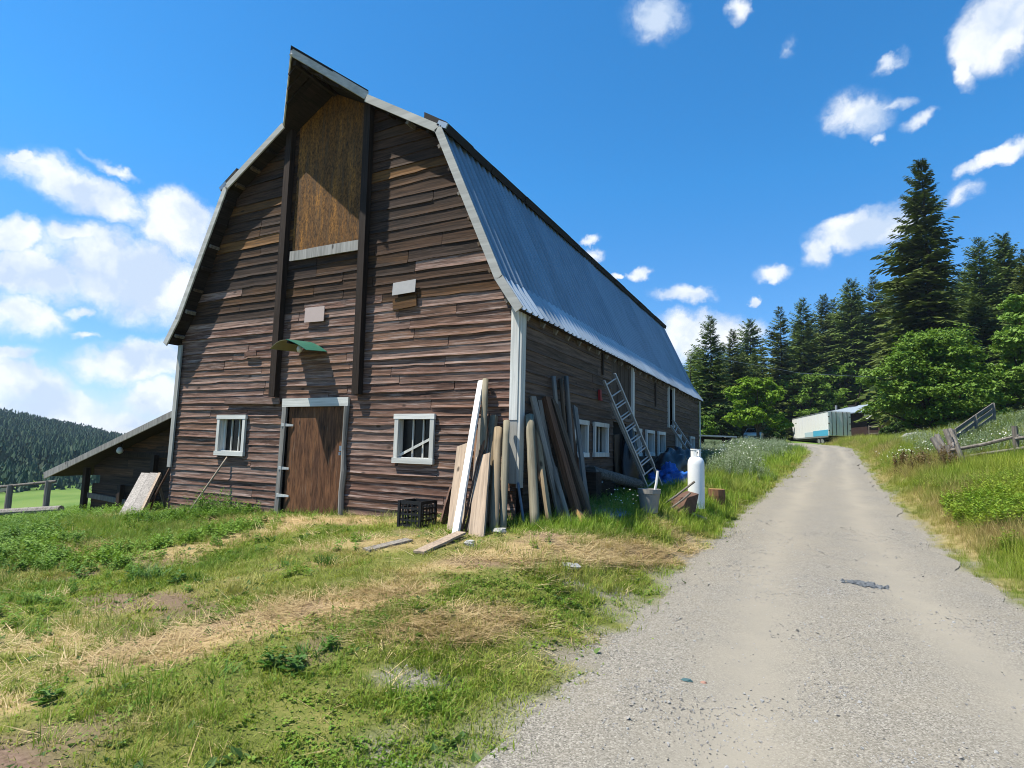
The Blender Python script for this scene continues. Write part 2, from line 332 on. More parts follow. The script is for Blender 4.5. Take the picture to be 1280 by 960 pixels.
M['bone'] = simple('lamp_glass', (.7, .7, .66), .3)
def glass_mat():
    mt, T, b = new_mat('dusty_window_glass'); co = T.add('ShaderNodeTexCoord').outputs['Object']
    T.l.new(T.mix(T.noise(co, 7, 4), (.004, .005, .005), (.016, .017, .017)), b.inputs['Base Color'])
    b.inputs['Roughness'].default_value = .25; b.inputs['Specular IOR Level'].default_value = .18
    return mt
M['glass'] = glass_mat()
def roof_mat(name, c, rough):
    mt, T, b = new_mat(name); co = T.add('ShaderNodeTexCoord').outputs['Object']
    rnd = T.add('ShaderNodeObjectInfo').outputs['Random']
    n = T.noise(T.vm('MULTIPLY', co, (1.5, 7, 1.5)).outputs[0], 1, 6, .65)
    k = T.math('ADD', T.math('MULTIPLY', n, .7), T.math('MULTIPLY', rnd, .3))
    cc = T.ramp(k, [(.2, [x * .72 for x in c]), (.5, c), (.8, [x * 1.22 for x in c])])
    T.l.new(cc, b.inputs['Base Color']); b.inputs['Metallic'].default_value = .55; b.inputs['Roughness'].default_value = rough
    return mt
M['roof'] = roof_mat('blue_grey_roof_metal', (.30, .365, .42), .4)
M['roof_sunlit'] = roof_mat('sunlit_roof_metal', (.45, .53, .59), .42)  # same metal, with the brighter light on the shallower eave slope put into its colour
M['roof_edge'] = simple('dark_roof_edge', (.022, .02, .02), .9, var=.4, scale=20)
M['house_roof'] = simple('house_roof_metal', (.48, .58, .70), .4, .4, .1)

def ground_mat(name, road=False):
    mt, T, b = new_mat(name)
    pos = T.add('ShaderNodeNewGeometry').outputs['Position']
    big = T.noise(pos, .55, 5, .6); mid = T.noise(pos, 3.2, 6, .62); fine = T.noise(pos, 45, 5, .65)
    v = T.add('ShaderNodeTexVoronoi', {'Vector': pos, 'Scale': 105.0, 'Randomness': 1.0})
    vd = v.outputs['Distance']; vc = v.outputs['Color']
    v2 = T.add('ShaderNodeTexVoronoi', {'Vector': pos, 'Scale': 38.0, 'Randomness': 1.0})
    g = T.math('MULTIPLY', T.math('ADD', T.math('MULTIPLY', vc, 1.1), T.math('MULTIPLY', fine, .75)), .55)
    stone = T.ramp(g, [(.16, (.055, .053, .049)), (.40, (.19, .178, .152)), (.64, (.335, .312, .268)), (1, (.68, .65, .58))])
    dust = T.ramp(fine, [(.3, (.24, .215, .168)), (.7, (.36, .325, .256))])
    f = T.add('ShaderNodeMapRange', {'Value': T.math('ADD', T.math('MULTIPLY', big, .6), T.math('MULTIPLY', mid, .4)), 1: .42, 2: .62}).outputs[0]
    gravel = T.mix(f, stone, T.mix(.45, stone, dust))
    s2 = T.add('ShaderNodeMapRange', {'Value': v2.outputs['Distance'], 1: .08, 2: .2, 3: 1.0, 4: 0.0}).outputs[0]
    gravel = T.mix(T.math('MULTIPLY', s2, T.math('GREATER_THAN', T.add('ShaderNodeSeparateColor', {0: v2.outputs['Color']}).outputs[0], .72)), gravel, T.mix(T.add('ShaderNodeSeparateColor', {0: v2.outputs['Color']}).outputs[1], (.06, .062, .068), (.44, .42, .40)))
    h = T.math('ADD', T.math('MULTIPLY', T.math('SUBTRACT', 1.0, vd), .6), T.math('MULTIPLY', fine, .6))
    c = gravel
    if not road:
        A = lambda k: T.add('ShaderNodeAttribute', attribute_name=k).outputs['Fac']
        green = T.ramp(T.math('ADD', T.math('MULTIPLY', mid, .6), T.math('MULTIPLY', fine, .4)), [(.3, (.07, .085, .02)), (.5, (.15, .17, .04)), (.7, (.30, .26, .09))])
        strawc = T.ramp(T.math('ADD', T.math('MULTIPLY', mid, .4), T.math('MULTIPLY', T.noise(T.vm('MULTIPLY', pos, (90, 30, 60)).outputs[0], 1, 5), .6)), [(.32, (.24, .165, .08)), (.5, (.46, .335, .17)), (.68, (.70, .54, .31))])
        soilc = T.ramp(fine, [(.3, (.13, .085, .06)), (.7, (.27, .19, .14))])
        meadow = T.ramp(T.noise(pos, .12, 5), [(.35, (.10, .19, .035)), (.65, (.17, .25, .06))])
        gm = A('meadow')
        c = T.mix(gm, green, meadow)
        c = T.mix(A('straw'), c, strawc); c = T.mix(A('soil'), c, soilc); c = T.mix(A('gravel'), c, gravel)
    else:
        tr = T.add('ShaderNodeAttribute', attribute_name='track').outputs['Fac']
        c = T.mix(T.math('MULTIPLY', tr, .9), c, T.mix(f, (.31, .285, .235), (.345, .315, .255)))
    T.l.new(c, b.inputs['Base Color']); b.inputs['Roughness'].default_value = .95; b.inputs['Specular IOR Level'].default_value = .1
    bp = T.add('ShaderNodeBump', {'Height': h, 'Strength': .5, 'Distance': .007}); T.l.new(bp.outputs[0], b.inputs['Normal'])
    return mt
def leaf_mat(name, a, b_, dry=None, trans=.28, inst=True, rough=.6, hue=.5):
    mt, T, b = new_mat(name)
    if inst:
        rnd = T.add('ShaderNodeAttribute', attribute_name='tint', attribute_type='INSTANCER').outputs['Fac']
        dr = T.add('ShaderNodeAttribute', attribute_name='dry', attribute_type='INSTANCER').outputs['Fac']
    else:
        rnd = T.noise(T.add('ShaderNodeNewGeometry').outputs['Position'], hue, 4); dr = 0.0
        rnd = T.math('MULTIPLY_ADD', T.add('ShaderNodeNewGeometry').outputs['Random Per Island'], .45, T.math('MULTIPLY', rnd, .6))
    c = T.mix(rnd, a, b_)
    if dry: c = T.mix(dr, c, dry)
    T.l.new(c, b.inputs['Base Color']); b.inputs['Roughness'].default_value = rough; b.inputs['Specular IOR Level'].default_value = .25
    tl = T.add('ShaderNodeBsdfTranslucent', {0: T.mix(.5, c, T.mix(1.0, c, (1.0, 1.0, .35), 'MULTIPLY'))})
    mx = T.add('ShaderNodeMixShader', {0: trans, 1: b.outputs[0], 2: tl.outputs[0]})
    T.l.new(mx.outputs[0], T.n['Material Output'].inputs[0])
    return mt
STRAW = (.60, .47, .20)
M['turf'] = leaf_mat('turf_blades', (.16,.29,.02), (.44,.50,.055), STRAW)
M['grass'] = leaf_mat('grass_blades', (.15,.30,.022), (.37,.50,.05), (.44,.36,.15))
M['bankgrass'] = leaf_mat('bank_grass_blades', (.20,.33,.025), (.42,.48,.06), (.48,.37,.16))
M['leafy'] = leaf_mat('leafy_weed', (.085,.205,.022), (.22,.38,.045), (.25,.22,.08))
M['leafy_yellow'] = leaf_mat('yellow_green_weed', (.19,.33,.025), (.38,.46,.045), (.4,.34,.06))
M['darkweed'] = leaf_mat('dark_weed', (.06,.16,.024), (.15,.29,.05))
M['clover'] = leaf_mat('clover_leaf', (.11,.25,.02), (.28,.44,.045), (.42,.38,.09))
M['broad'] = leaf_mat('broad_leaf', (.07,.15,.03), (.14,.24,.06))
M['silver'] = leaf_mat('silver_weed', (.20,.28,.15), (.36,.43,.29), (.3,.3,.16))
M['straw'] = leaf_mat('straw_stalks', (.58,.43,.21), (.84,.68,.40))
M['dock'] = leaf_mat('red_dock', (.17,.10,.05), (.27,.20,.09))
M['petal'] = simple('white_petal', (.82, .82, .78), .6, var=.05)
M['cone_dark'] = leaf_mat('spruce_needles', (.05,.082,.017), (.165,.21,.04), inst=False, trans=.1, hue=.35)
M['cone_mid'] = leaf_mat('fir_needles', (.058,.105,.02), (.17,.245,.045), inst=False, trans=.1, hue=.35)
M['cone_far'] = leaf_mat('far_needles', (.018,.05,.026), (.06,.115,.05), trans=0)
M['maple'] = leaf_mat('maple_leaves', (.12,.25,.016), (.27,.42,.03), inst=False, trans=.3)
M['willow'] = leaf_mat('walnut_leaves', (.08,.19,.02), (.23,.36,.045), inst=False, trans=.28)
M['bush'] = leaf_mat('bush_leaves', (.04,.10,.02), (.10,.19,.035), inst=False, trans=.25)
M['brightleaf'] = leaf_mat('poplar_leaves', (.12,.26,.03), (.30,.45,.08), inst=False, trans=.3)
def calibrate():
    """bring every base colour to the exposure used (the palettes above were picked a little bright)"""
    for k, mt in M.items():
        T = NT(mt.node_tree); f = .95 if k in ('white', 'white_metal', 'petal') else .86 if k.startswith('trim') or k == 'fascia' else .74
        for nd in list(T.n):
            i = 'Base Color' if nd.type == 'BSDF_PRINCIPLED' else 'Color' if nd.type == 'BSDF_TRANSLUCENT' else None
            if i and nd.inputs[i].links: T.l.new(T.mix(1.0, nd.inputs[i].links[0].from_socket, (f, f, f), 'MULTIPLY'), nd.inputs[i])
M['ground'] = ground_mat('yard_ground'); M['road'] = ground_mat('gravel_road', True)
calibrate()

# ------------------------------------------------------------------ ground, road, hills
def axis_pts(lo, hi, f, lims):
    a = list(np.arange(lo, hi + 1e-6, f)); s = f
    while a[-1] < lims[1]: s *= 1.09; a.append(a[-1] + s)
    s = f
    while a[0] > lims[0]: s *= 1.09; a.insert(0, a[0] - s)
    return np.array(a)
def make_ground():
    X = axis_pts(-11, 11, .11, (-900, 900)); Y = axis_pts(-9, 9, .11, (-120, 1100))
    xx, yy = np.meshgrid(X, Y); z = ground(xx, yy)
    near = (np.abs(xx) < 30) & (yy < 40)
    z = z + near * ((fbm(xx, yy, .8, 3) - .5) * .10 + (fbm(xx, yy, 4.5, 3) - .5) * .035) * smooth(0, .8, np.maximum(xl(yy) - xx, xx - xr(yy)))
    on = (xx > xl(yy) + .12) & (xx < xr(yy) - .12) & (yy < 36); z = z - on * .05
    nx, ny = len(X), len(Y); i = np.arange(nx * ny).reshape(ny, nx)
    F = np.stack([i[:-1, :-1], i[:-1, 1:], i[1:, 1:], i[1:, :-1]], -1).reshape(-1, 4)
    me = np_mesh('ground', np.stack([xx, yy, z], -1).reshape(-1, 3), F, [M['ground']], smooth_=True)
    st, so, gr = masks(xx, yy)
    mead = smooth(14, 26, np.abs(xx + 2) + np.maximum(yy - 14, 0)) * (xx < -10)
    mead = np.maximum(mead, smooth(22, 40, yy))
    for k, v in (('straw', st), ('soil', so), ('gravel', gr), ('meadow', mead)):
        me.attributes.new(k, 'FLOAT', 'POINT').data.foreach_set('value', np.asarray(v, np.float32).ravel())
    link('ground', me, kind='structure')
make_ground()
def make_road():
    Y = np.concatenate([np.arange(-14, 14, .1), np.arange(14, 45, .4)])
    L = np.where(Y < 36, xl(Y), np.interp(Y, [36, 42, 50, 60], [2.5, 1, -1, -4])); Rr = np.where(Y < 36, xr(Y), np.interp(Y, [36, 42, 50, 60], [5, 4.2, 3, 1.2]))
    L = L + (fbm(Y, Y * 0 + 3, 1.3, 4) - .5) * .5; Rr = Rr + (fbm(Y, Y * 0 + 9, 1.1, 4) - .5) * .5
    t = np.linspace(0, 1, 41); xx = L[:, None] + (Rr - L)[:, None] * t[None]; yy = np.repeat(Y[:, None], 41, 1)
    tr = np.exp(-((t - .27) / .10) ** 2) + np.exp(-((t - .72) / .10) ** 2)
    z = np.where(yy < 36, np.maximum(ground(xx, yy), zr(yy)) * 0 + ground(xx, yy), zr(yy)) + .012 + .02 * smooth(0, .12, np.minimum(t, 1 - t))[None] - .028 * tr[None] * (.6 + .8 * fbm(xx, yy, .35, 2)) + (fbm(xx, yy, 2.6, 3) - .5) * .025
    i = np.arange(xx.size).reshape(xx.shape)
    F = np.stack([i[:-1, :-1], i[:-1, 1:], i[1:, 1:], i[1:, :-1]], -1).reshape(-1, 4)
    me = np_mesh('road', np.stack([xx, yy, z], -1).reshape(-1, 3), F, [M['road']], smooth_=True)
    me.attributes.new('track', 'FLOAT', 'POINT').data.foreach_set('value', np.asarray(np.repeat(tr[None], len(Y), 0), np.float32).ravel())
    link('road', me, kind='structure')
make_road()
def road_z(x, y):
    t = (x - xl(y)) / (xr(y) - xl(y)); tr = np.exp(-((t - .27) / .10) ** 2) + np.exp(-((t - .72) / .10) ** 2); on = (t > -.02) & (t < 1.02)
    return ground(x, y) + np.where(on, .012 + .02 * smooth(0, .12, np.minimum(t, 1 - t)) - .028 * tr * (.6 + .8 * fbm(x, y, .35, 2)) + (fbm(x, y, 2.6, 3) - .5) * .025, .0)

# ------------------------------------------------------------------ barn
XC, HW, LEN = -4.55, 4.55, 18.1
PROF = [(0, 9.19), (2.92, 7.43), (4.28, 4.46), (4.67, 3.9)]
def roof_z(d):      # height of the roof surface at distance d from the ridge line
    return float(np.interp(abs(d), [p[0] for p in PROF], [p[1] for p in PROF]))
def half_w(z):      # half width of the gable wall at height z
    z = z + .09
    return min(HW, float(np.interp(z, [3.9, 4.46, 7.43, 9.19], [4.67, 4.28, 2.92, 0.0]))) if z > 3.9 else HW
def lap_board(mb, ax, x0b, x1b, x0t, x1t, z0, z1, out=1.0, seg=.3):
    """one overlapping siding board; ax 0: on the gable (faces -y), ax 1: on the side wall (faces +x)"""
    L = max(x1b - x0b, x1t - x0t); n = max(2, int(L / seg)); ph = random.uniform(0, 99)
    tilt = random.gauss(0, .007); bow = random.uniform(.004, .022) if random.random() < .18 else 0; warp = random.uniform(.3, 1.2)
    sag = random.gauss(0, .004); vs = []; h = z1 - z0; lift = abs(random.gauss(0, .005))
    for i in range(n + 1):
        t = i / n; w = math.sin(t * math.pi)
        jz = (float(vnoise(np.array(ph + t * L * 1.1), np.array(.5))) - .5) * .014 + (float(vnoise(np.array(ph + t * L * 9), np.array(3.5))) - .5) * .010 + tilt * (t - .5) * 2 + sag * w
        oz = (float(vnoise(np.array(ph + t * L * .8), np.array(8.5))) - .35) * .013 * warp + bow * w + lift
        if random.random() < .05: jz += random.uniform(.004, .02)      # chipped edge
        xb = x0b + (x1b - x0b) * t; xt = x0t + (x1t - x0t) * t
        for x, o, z in ((xb, .002, z0 + jz), (xb, .0245 + oz * out, z0 + jz), (xb * .78 + xt * .22, .0135 + oz * .3 * out, z0 + jz * .5 + h * .23), (xt, .0125, z1), (xt, .0, z1)):
            vs.append((x, -o, z) if ax == 0 else (o, x, z))
    fs = []
    for i in range(n):
        for k in range(4):
            q = (i * 5 + k, i * 5 + 5 + k, i * 5 + 6 + k, i * 5 + 1 + k)
            fs.append(q if ax == 0 else q[::-1])
    fs += [(0, 1, 2, 3, 4), (n * 5 + 4, n * 5 + 3, n * 5 + 2, n * 5 + 1, n * 5)]
    mb.add(vs, fs)
def lay_courses(parent, ax, zs, lims, opens, pick, lens):
    for ci in range(len(zs) - 1):
        z0, z1 = zs[ci], zs[ci + 1]; top = z1 + .025
        lb, rb = lims(z0); lt, rt = lims(top)
        if rb - lb < .2: continue
        cuts = {lb, rb}
        for ox0, ox1, oz0, oz1 in opens:
            if oz0 < z1 - .01 and oz1 > z0 + .01:
                for c in (ox0, ox1):
                    if lb < c < rb: cuts.add(c)
        cuts = sorted(cuts)
        for a, b in zip(cuts[:-1], cuts[1:]):
            mid = (a + b) / 2; zz0, zz1 = z0, top
            for ox0, ox1, oz0, oz1 in opens:
                if ox0 < mid < ox1 and oz0 < z1 - .01 and oz1 > z0 + .01:
                    if oz0 <= z0 and oz1 >= z1 - .03: zz1 = zz0
                    elif oz1 < z1: zz0 = max(zz0, oz1)
                    else: zz1 = min(zz1, oz0)
            if zz1 - zz0 < .04: continue
            x = a
            while x < b - .02:
                L = random.choice(lens) * random.uniform(.8, 1.15); x2 = x + L
                if b - x2 < .7: x2 = b
                mb = MB(); g = random.uniform(.002, .009); dz = random.uniform(-.005, .004)
                lap_board(mb, ax, x + g, x2 - g, (lt if x == lb else x) + g, (rt if x2 == rb else x2) - g, zz0 + dz, zz1)
                mb.build('board', pick((x + x2) / 2, z0), parent, smooth_=False)
                x = x2
barn = empty('barn', (XC, 9.05, .4), label='big weathered timber barn with gambrel roof of blue grey metal', cat='barn')
# gable wall
OPEN_G = [(-7.42, -6.60, 1.36, 2.14), (-2.45, -1.70, 1.36, 2.13), (-5.38, -3.70, -1, 2.42), (-5.55, -3.58, 5.55, 9.5)]
mb = MB(); out = [(XC + HW, -.6), (XC + HW, 3.86), (XC + 4.2, 4.4), (XC + 2.85, 7.36), (XC, 9.1), (XC - 2.85, 7.36), (XC - 4.2, 4.4), (XC - HW, 3.86), (XC - HW, -.6)]
mb.add([(x, .10, z) for x, z in out] + [(x, .18, z) for x, z in out], [tuple(range(9))[::-1], tuple(range(9, 18))] + [(i, (i + 1) % 9, 9 + (i + 1) % 9, 9 + i) for i in range(9)])
gable = mb.build('gable_wall', M['backing'], barn)
zs = [-.30]
while zs[-1] < 3.2: zs.append(zs[-1] + random.uniform(.146, .160))
while zs[-1] < 5.0: zs.append(zs[-1] + random.uniform(.165, .195))
while zs[-1] < 8.9: zs.append(zs[-1] + random.uniform(.20, .245))
def pick_g(x, z):
    r = random.random(); hi = smooth(3.3, 5.6, z)
    if r < .04 + .13 * hi and z > 2.2: return M['board_orange'] if z > 3 or r < .04 else M['board_low']
    return M['board_high'] if random.random() < hi else M['board_low']
lay_courses(gable, 0, zs, lambda z: (XC - half_w(z) + .02, XC + half_w(z) - .02), OPEN_G, pick_g, [1.5, 2.2, 2.8, 3.4, 4.4])
# side wall (right), facing the road
side = MB().lohi((-.18, .18, .2), (-.10, LEN - .12, 3.95)).build('side_wall', M['backing'], barn)
WIN_S = [(2.35, 3.20), (3.60, 4.60), (6.75, 7.70), (8.28, 9.24), (9.82, 10.8), (12.7, 13.6), (15.6, 16.55)]
OPEN_S = [(a + .05, b - .05, 1.53, 2.16) for a, b in WIN_S] + [(5.0, 6.86, 2.45, 5), (11.55, 12.4, 2.47, 5), (5.15, 6.3, -1, 2.3)]
zs = [.3]
while zs[-1] < 3.72: zs.append(zs[-1] + random.uniform(.178, .20))
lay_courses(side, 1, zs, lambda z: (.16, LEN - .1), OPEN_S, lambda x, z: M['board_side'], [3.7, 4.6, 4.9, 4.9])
for a in np.arange(5.03, 6.8, .2):
    MB().lohi((-.035, a, 2.44), (-.012 + random.uniform(-.006, .006), a + .185, 3.88)).build('board', M['board_vert'], side)
MB().lohi((-.16, LEN - .1 - 8.9, .2), (-.1, LEN, 3.9))
MB().lohi((XC - HW, .18, -1.3), (XC - HW + .1, LEN - .12, 3.86)).build('left_wall', M['board_side'], barn)
mb = MB(); mb.add([(x, LEN - .1, z) for x, z in out] + [(x, LEN, z) for x, z in out], [tuple(range(9))[::-1], tuple(range(9, 18))] + [(i, (i + 1) % 9, 9 + (i + 1) % 9, 9 + i) for i in range(9)])
mb.build('back_wall', M['board_side'], barn)
# corner boards
cb = MB().lohi((-.145, -.095, 2.08), (.003, -.045, 3.98)); cb.build('corner_board', M['trim'], barn)
MB().lohi((-.135, -.086, 1.05), (.002, -.042, 2.075)).build('corner_board', M['trim_grey'], barn)
MB().lohi((.004, -.08, .98), (.05, .09, 3.9)).build('corner_board', M['trim'], barn)
MB().bar((-9.06, -.07, .98), (-9.03, -.07, 3.86), .13, .04, (0, -1, 0)).build('corner_board', M['trim_grey'], barn)
MB().lohi((.045, LEN - .12, .9), (.08, LEN + .02, 3.86)).build('corner_board', M['trim'], barn)

def barn_window(ax, a, b, z0, z1, mats, bars=2, diag=False):
    """frame of four boards, jambs, two upright bars and dusty glass; ax 0 gable, ax 1 side"""
    P = (lambda u, o, z: (u, -o, z)) if ax == 0 else (lambda u, o, z: (o, u, z))
    def bx(mb, u0, u1, o0, o1, za, zb):
        p, q = P(u0, o0, za), P(u1, o1, zb); return mb.lohi([min(i, j) for i, j in zip(p, q)], [max(i, j) for i, j in zip(p, q)])
    w = .085
    pane = bx(MB(), a + .02, b - .02, -.075, -.065, z0 + .02, z1 - .02); win = pane.build('window', M['glass'], barn)
    for u0, u1, za, zb, o in ((a, b, z1 - w, z1 + .01, .088), (a, b, z0 - .01, z0 + w, .094)):
        bx(MB(), u0 - .02, u1 + .01, .03, o, za, zb).build('frame', mats[1] if ax == 0 else mats[2], win)
    for u0, u1 in ((a, a + w), (b - w, b)): bx(MB(), u0, u1, .032, .082, z0 + w - .002, z1 - w + .002).build('frame', mats[0], win)
    for u0, u1 in ((a + w - .02, a + w + .012), (b - w - .012, b - w + .02)): bx(MB(), u0, u1, -.064, .031, z0 + w - .01, z1 - w + .01).build('jamb', mats[0], win)
    bx(MB(), a + w + .012, b - w - .012, -.064, .03, z0 + w - .02, z0 + w + .012).build('sill', mats[0], win)
    iw = b - a - 2 * w
    for i in range(bars):
        u = a + w + iw * (i + 1 + .12) / (bars + 1.1); bx(MB(), u - .012, u + .012, -.064, -.035, z0 + w + .012, z1 - w).build('bar', M['trim'], win)
    if diag: MB().bar(P(a + w + .01, .0, z0 + w + .05), P(b - w - .01, .0, z0 + w + .36), .012, .045, P(0, 0, 1)).build('slat', M['trim'], win)
    else: bx(MB(), a + w + .014, a + w + .07, -.064, -.03, z0 + w + .012, z1 - w).build('sash', M['trim'], win)
TM = [M['trim'], M['trim_x'], M['trim']]
barn_window(0, -7.47, -6.55, 1.31, 2.18, TM)
barn_window(0, -2.51, -1.64, 1.31, 2.18, TM, diag=True)
for a, b in WIN_S: barn_window(1, a, b, 1.47, 2.22, TM)
# door
dr = MB().lohi((-5.31, -.005, .24), (-4.345, .03, 2.345)).build('door', M['door'], barn)
MB().lohi((-4.342, -.009, .25), (-3.765, .028, 2.343)).build('door_panel', M['door'], dr)
for z, w in ((1.98, .16), (1.10, .13), (.55, .16)):
    MB().add([(-5.42, -.105, z - .035), (-5.42, -.105, z + .035), (-5.42 + w * 1.6, -.026, z + .008), (-5.42 + w * 1.6, -.026, z - .03), (-5.42, -.085, z - .035), (-5.42, -.085, z + .035), (-5.42 + w * 1.6, -.012, z + .008), (-5.42 + w * 1.6, -.012, z - .03)],
             [(0, 1, 2, 3), (7, 6, 5, 4), (0, 3, 7, 4), (1, 5, 6, 2), (3, 2, 6, 7), (0, 4, 5, 1)]).build('hinge', M['trim'], dr)
MB().lohi((-3.85, -.05, 1.48), (-3.71, -.0, 1.58)).lathe([(.0, 0), (.035, 0), (.035, .06), (0, .06)], (-3.79, -.07, 1.40), 10).build('handle', M['pipe_blue'], dr)
MB().lohi((-3.80, -.035, .98), (-3.775, -.006, 1.22)).build('latch', M['steel_dark'], dr)
fr = MB().lohi((-5.46, -.08, 2.35), (-3.66, -.03, 2.52)).build('door_frame', M['trim_x'], barn)
MB().bar((-5.43, -.06, .12), (-5.385, -.06, 2.348), .115, .05, (0, -1, 0)).build('frame_board', M['trim_old'], fr)
mbp = MB(); mbp.tube([(-3.70, -.06, .28), (-3.72, -.06, .7), (-3.69, -.06, 1.1), (-3.72, -.06, 1.5), (-3.70, -.06, 2.348)], [.06, .055, .06, .045, .055], 8); mbp.build('frame_post', M['trim_old'], fr)
# hay door panel, posts, plates and loose boards on the gable
pts = [(-5.53, 5.56), (-3.585, 5.56), (-3.585, 8.53), (-4.55, 9.05), (-5.53, 8.5)]
MB().add([(x, -.03, z) for x, z in pts] + [(x, .02, z) for x, z in pts], [tuple(range(5)), tuple(range(9, 4, -1))] + [(i + 5, (i + 1) % 5 + 5, (i + 1) % 5, i) for i in range(5)]).build('hay_door', M['panel'], barn)
MB().bar((-5.52, -.075, 5.57), (-3.61, -.085, 5.55), .03, .21, (0, 0, 1), 5, .004).build('ledge_board', M['trim_old'], barn)
MB().bar((-5.70, -.10, 2.56), (-5.72, -.10, 8.47), .17, .13, (0, -1, 0)).build('track_post', M['dark_wood'], barn)
MB().bar((-3.43, -.10, 2.57), (-3.50, -.10, 8.50), .16, .13, (0, -1, 0)).build('track_post', M['dark_wood'], barn)
MB().box((-4.70, -.075, 4.24), (.54, .015, .31), rot=(0, R(1), 0)).build('patch_plate', M['pink_plate'], barn)
MB().box((-2.43, -.085, 4.56), (.53, .012, .25), rot=(R(-6), R(-2), 0)).build('patch_plate', M['grey_plate'], barn)
MB().bar((-2.15, -.055, 4.30), (-2.70, -.05, 4.26), .02, .22, (0, 0, 1)).build('patch_board', M['board_orange'], barn)
MB().bar((-7.25, -.085, 2.50), (-5.55, -.075, 2.47), .035, .13, (0, 0, 1), 6, .006).build('batten', M['board_low'], barn)
MB().bar((-6.75, -.07, 3.50), (-6.35, -.09, 3.54), .02, .11, (0, 0, 1), 3, .012).build('batten', M['board_low'], barn)
# roof: deck, corrugated sheets, dark upper edge, fascia, hood, lookouts
RY0, RY1 = -.31, LEN + .31
def prism_y(mb, pts, y0, y1):
    n = len(pts); mb.add([(x, y0, z) for x, z in pts] + [(x, y1, z) for x, z in pts], [tuple(range(n)), tuple(range(2 * n - 1, n - 1, -1))] + [(i, n + i, n + (i + 1) % n, (i + 1) % n) for i in range(n)]); return mb
roof = None; mb = MB()
for s in (1, -1):
    for (a, az), (b, bz) in zip(PROF[:-1], PROF[1:]):
        nrm = Vector((az - bz, b - a)).normalized() * .07
        q = [(XC + s * a, az - .004), (XC + s * b, bz - .004), (XC + s * (b - nrm.x), bz - nrm.y), (XC + s * (a - nrm.x), az - nrm.y)]
        prism_y(mb, q if s < 0 else q[::-1], RY0, RY1)
roof = mb.build('roof', M['soffit'], barn)
def sheet(name, s, p0, p1, y0, y1, lift, mat, ribs=4, stat=4, jit=.004):
    a, az = p0; b, bz = p1; d = Vector((b - a, bz - az)); L = d.length; d /= L; nn = Vector((-d.y, d.x)); vs = []; ys = []
    w = (y1 - y0) / ribs
    for r in range(ribs):
        for t, h in ((0, 0), (.34, 0), (.44, .04), (.56, .04), (.66, 0)): ys.append((y0 + (r + t) * w, h))
    ys.append((y1 + .012, .004)); j0 = random.uniform(-jit, jit) * 4
    ph = random.uniform(0, 50)
    for i in range(stat + 1):
        t = i / stat
        for y, h in ys:
            o = lift + h + (float(vnoise(np.array(ph + y * .7), np.array(t * 3))) - .5) * .02
            q = Vector((a, az)) + d * (L * t + (j0 if t == 1 else 0)) + nn * o; vs.append((XC + s * q.x, y, q.y))
    n = len(ys); fs = []
    for i in range(stat):
        for k in range(n - 1):
            q = (i * n + k, i * n + k + 1, i * n + n + k + 1, i * n + n + k); fs.append(q if s > 0 else q[::-1])
    MB().add(vs, fs).build(name, mat, roof)
NP = 20; pw = (RY1 - RY0) / NP
for i in range(NP):
    y0 = RY0 + i * pw; y1 = y0 + pw
    sheet('roof_sheet', 1, PROF[1], PROF[2], y0, y1, .004, M['roof'])
    sheet('eave_sheet', 1, PROF[2], (PROF[3][0] + .03, PROF[3][1] - .045), y0, y1, .012, M['roof_sunlit'], stat=2)
for s in (1, -1):
    for i in range(10):
        sheet('ridge_sheet', s, PROF[0], PROF[1], RY0 + i * pw * 2, RY0 + (i + 1) * pw * 2, .02, M['roof'], 8, 2)
    if s < 0:
        for i in range(10): sheet('roof_sheet', s, PROF[1], PROF[2], RY0 + i * pw * 2, RY0 + (i + 1) * pw * 2, .004, M['roof'], 8, 2); sheet('eave_sheet', s, PROF[2], PROF[3], RY0 + i * pw * 2, RY0 + (i + 1) * pw * 2, .012, M['roof_sunlit'], 8, 1)
    # thick dark edge of the upper slope, ragged along its length
    y = RY0 - .02
    while y < RY1:
        y2 = min(RY1 + .02, y + random.uniform(.7, 1.6)); e = random.uniform(.17, .235)
        ux, uz = .8565, -.516
        q = [(2.6, 7.43 + .32 * .603 + .165), (2.92 + ux * e, 7.43 + uz * e + .15), (2.92 + ux * e - .045, 7.43 + uz * e + random.uniform(-.005, .012)), (2.6, 7.43 + .32 * .603 + .0)]
        q = [(XC + s * x, z) for x, z in q]; prism_y(MB(), q if s < 0 else q[::-1], y, y2 - .006).build('eave_edge', M['roof_edge'], roof)
        y = y2
K = (9.19 - 7.43) / 2.92; HB = 1.16
PK = (XC, -1.2, 9.19)
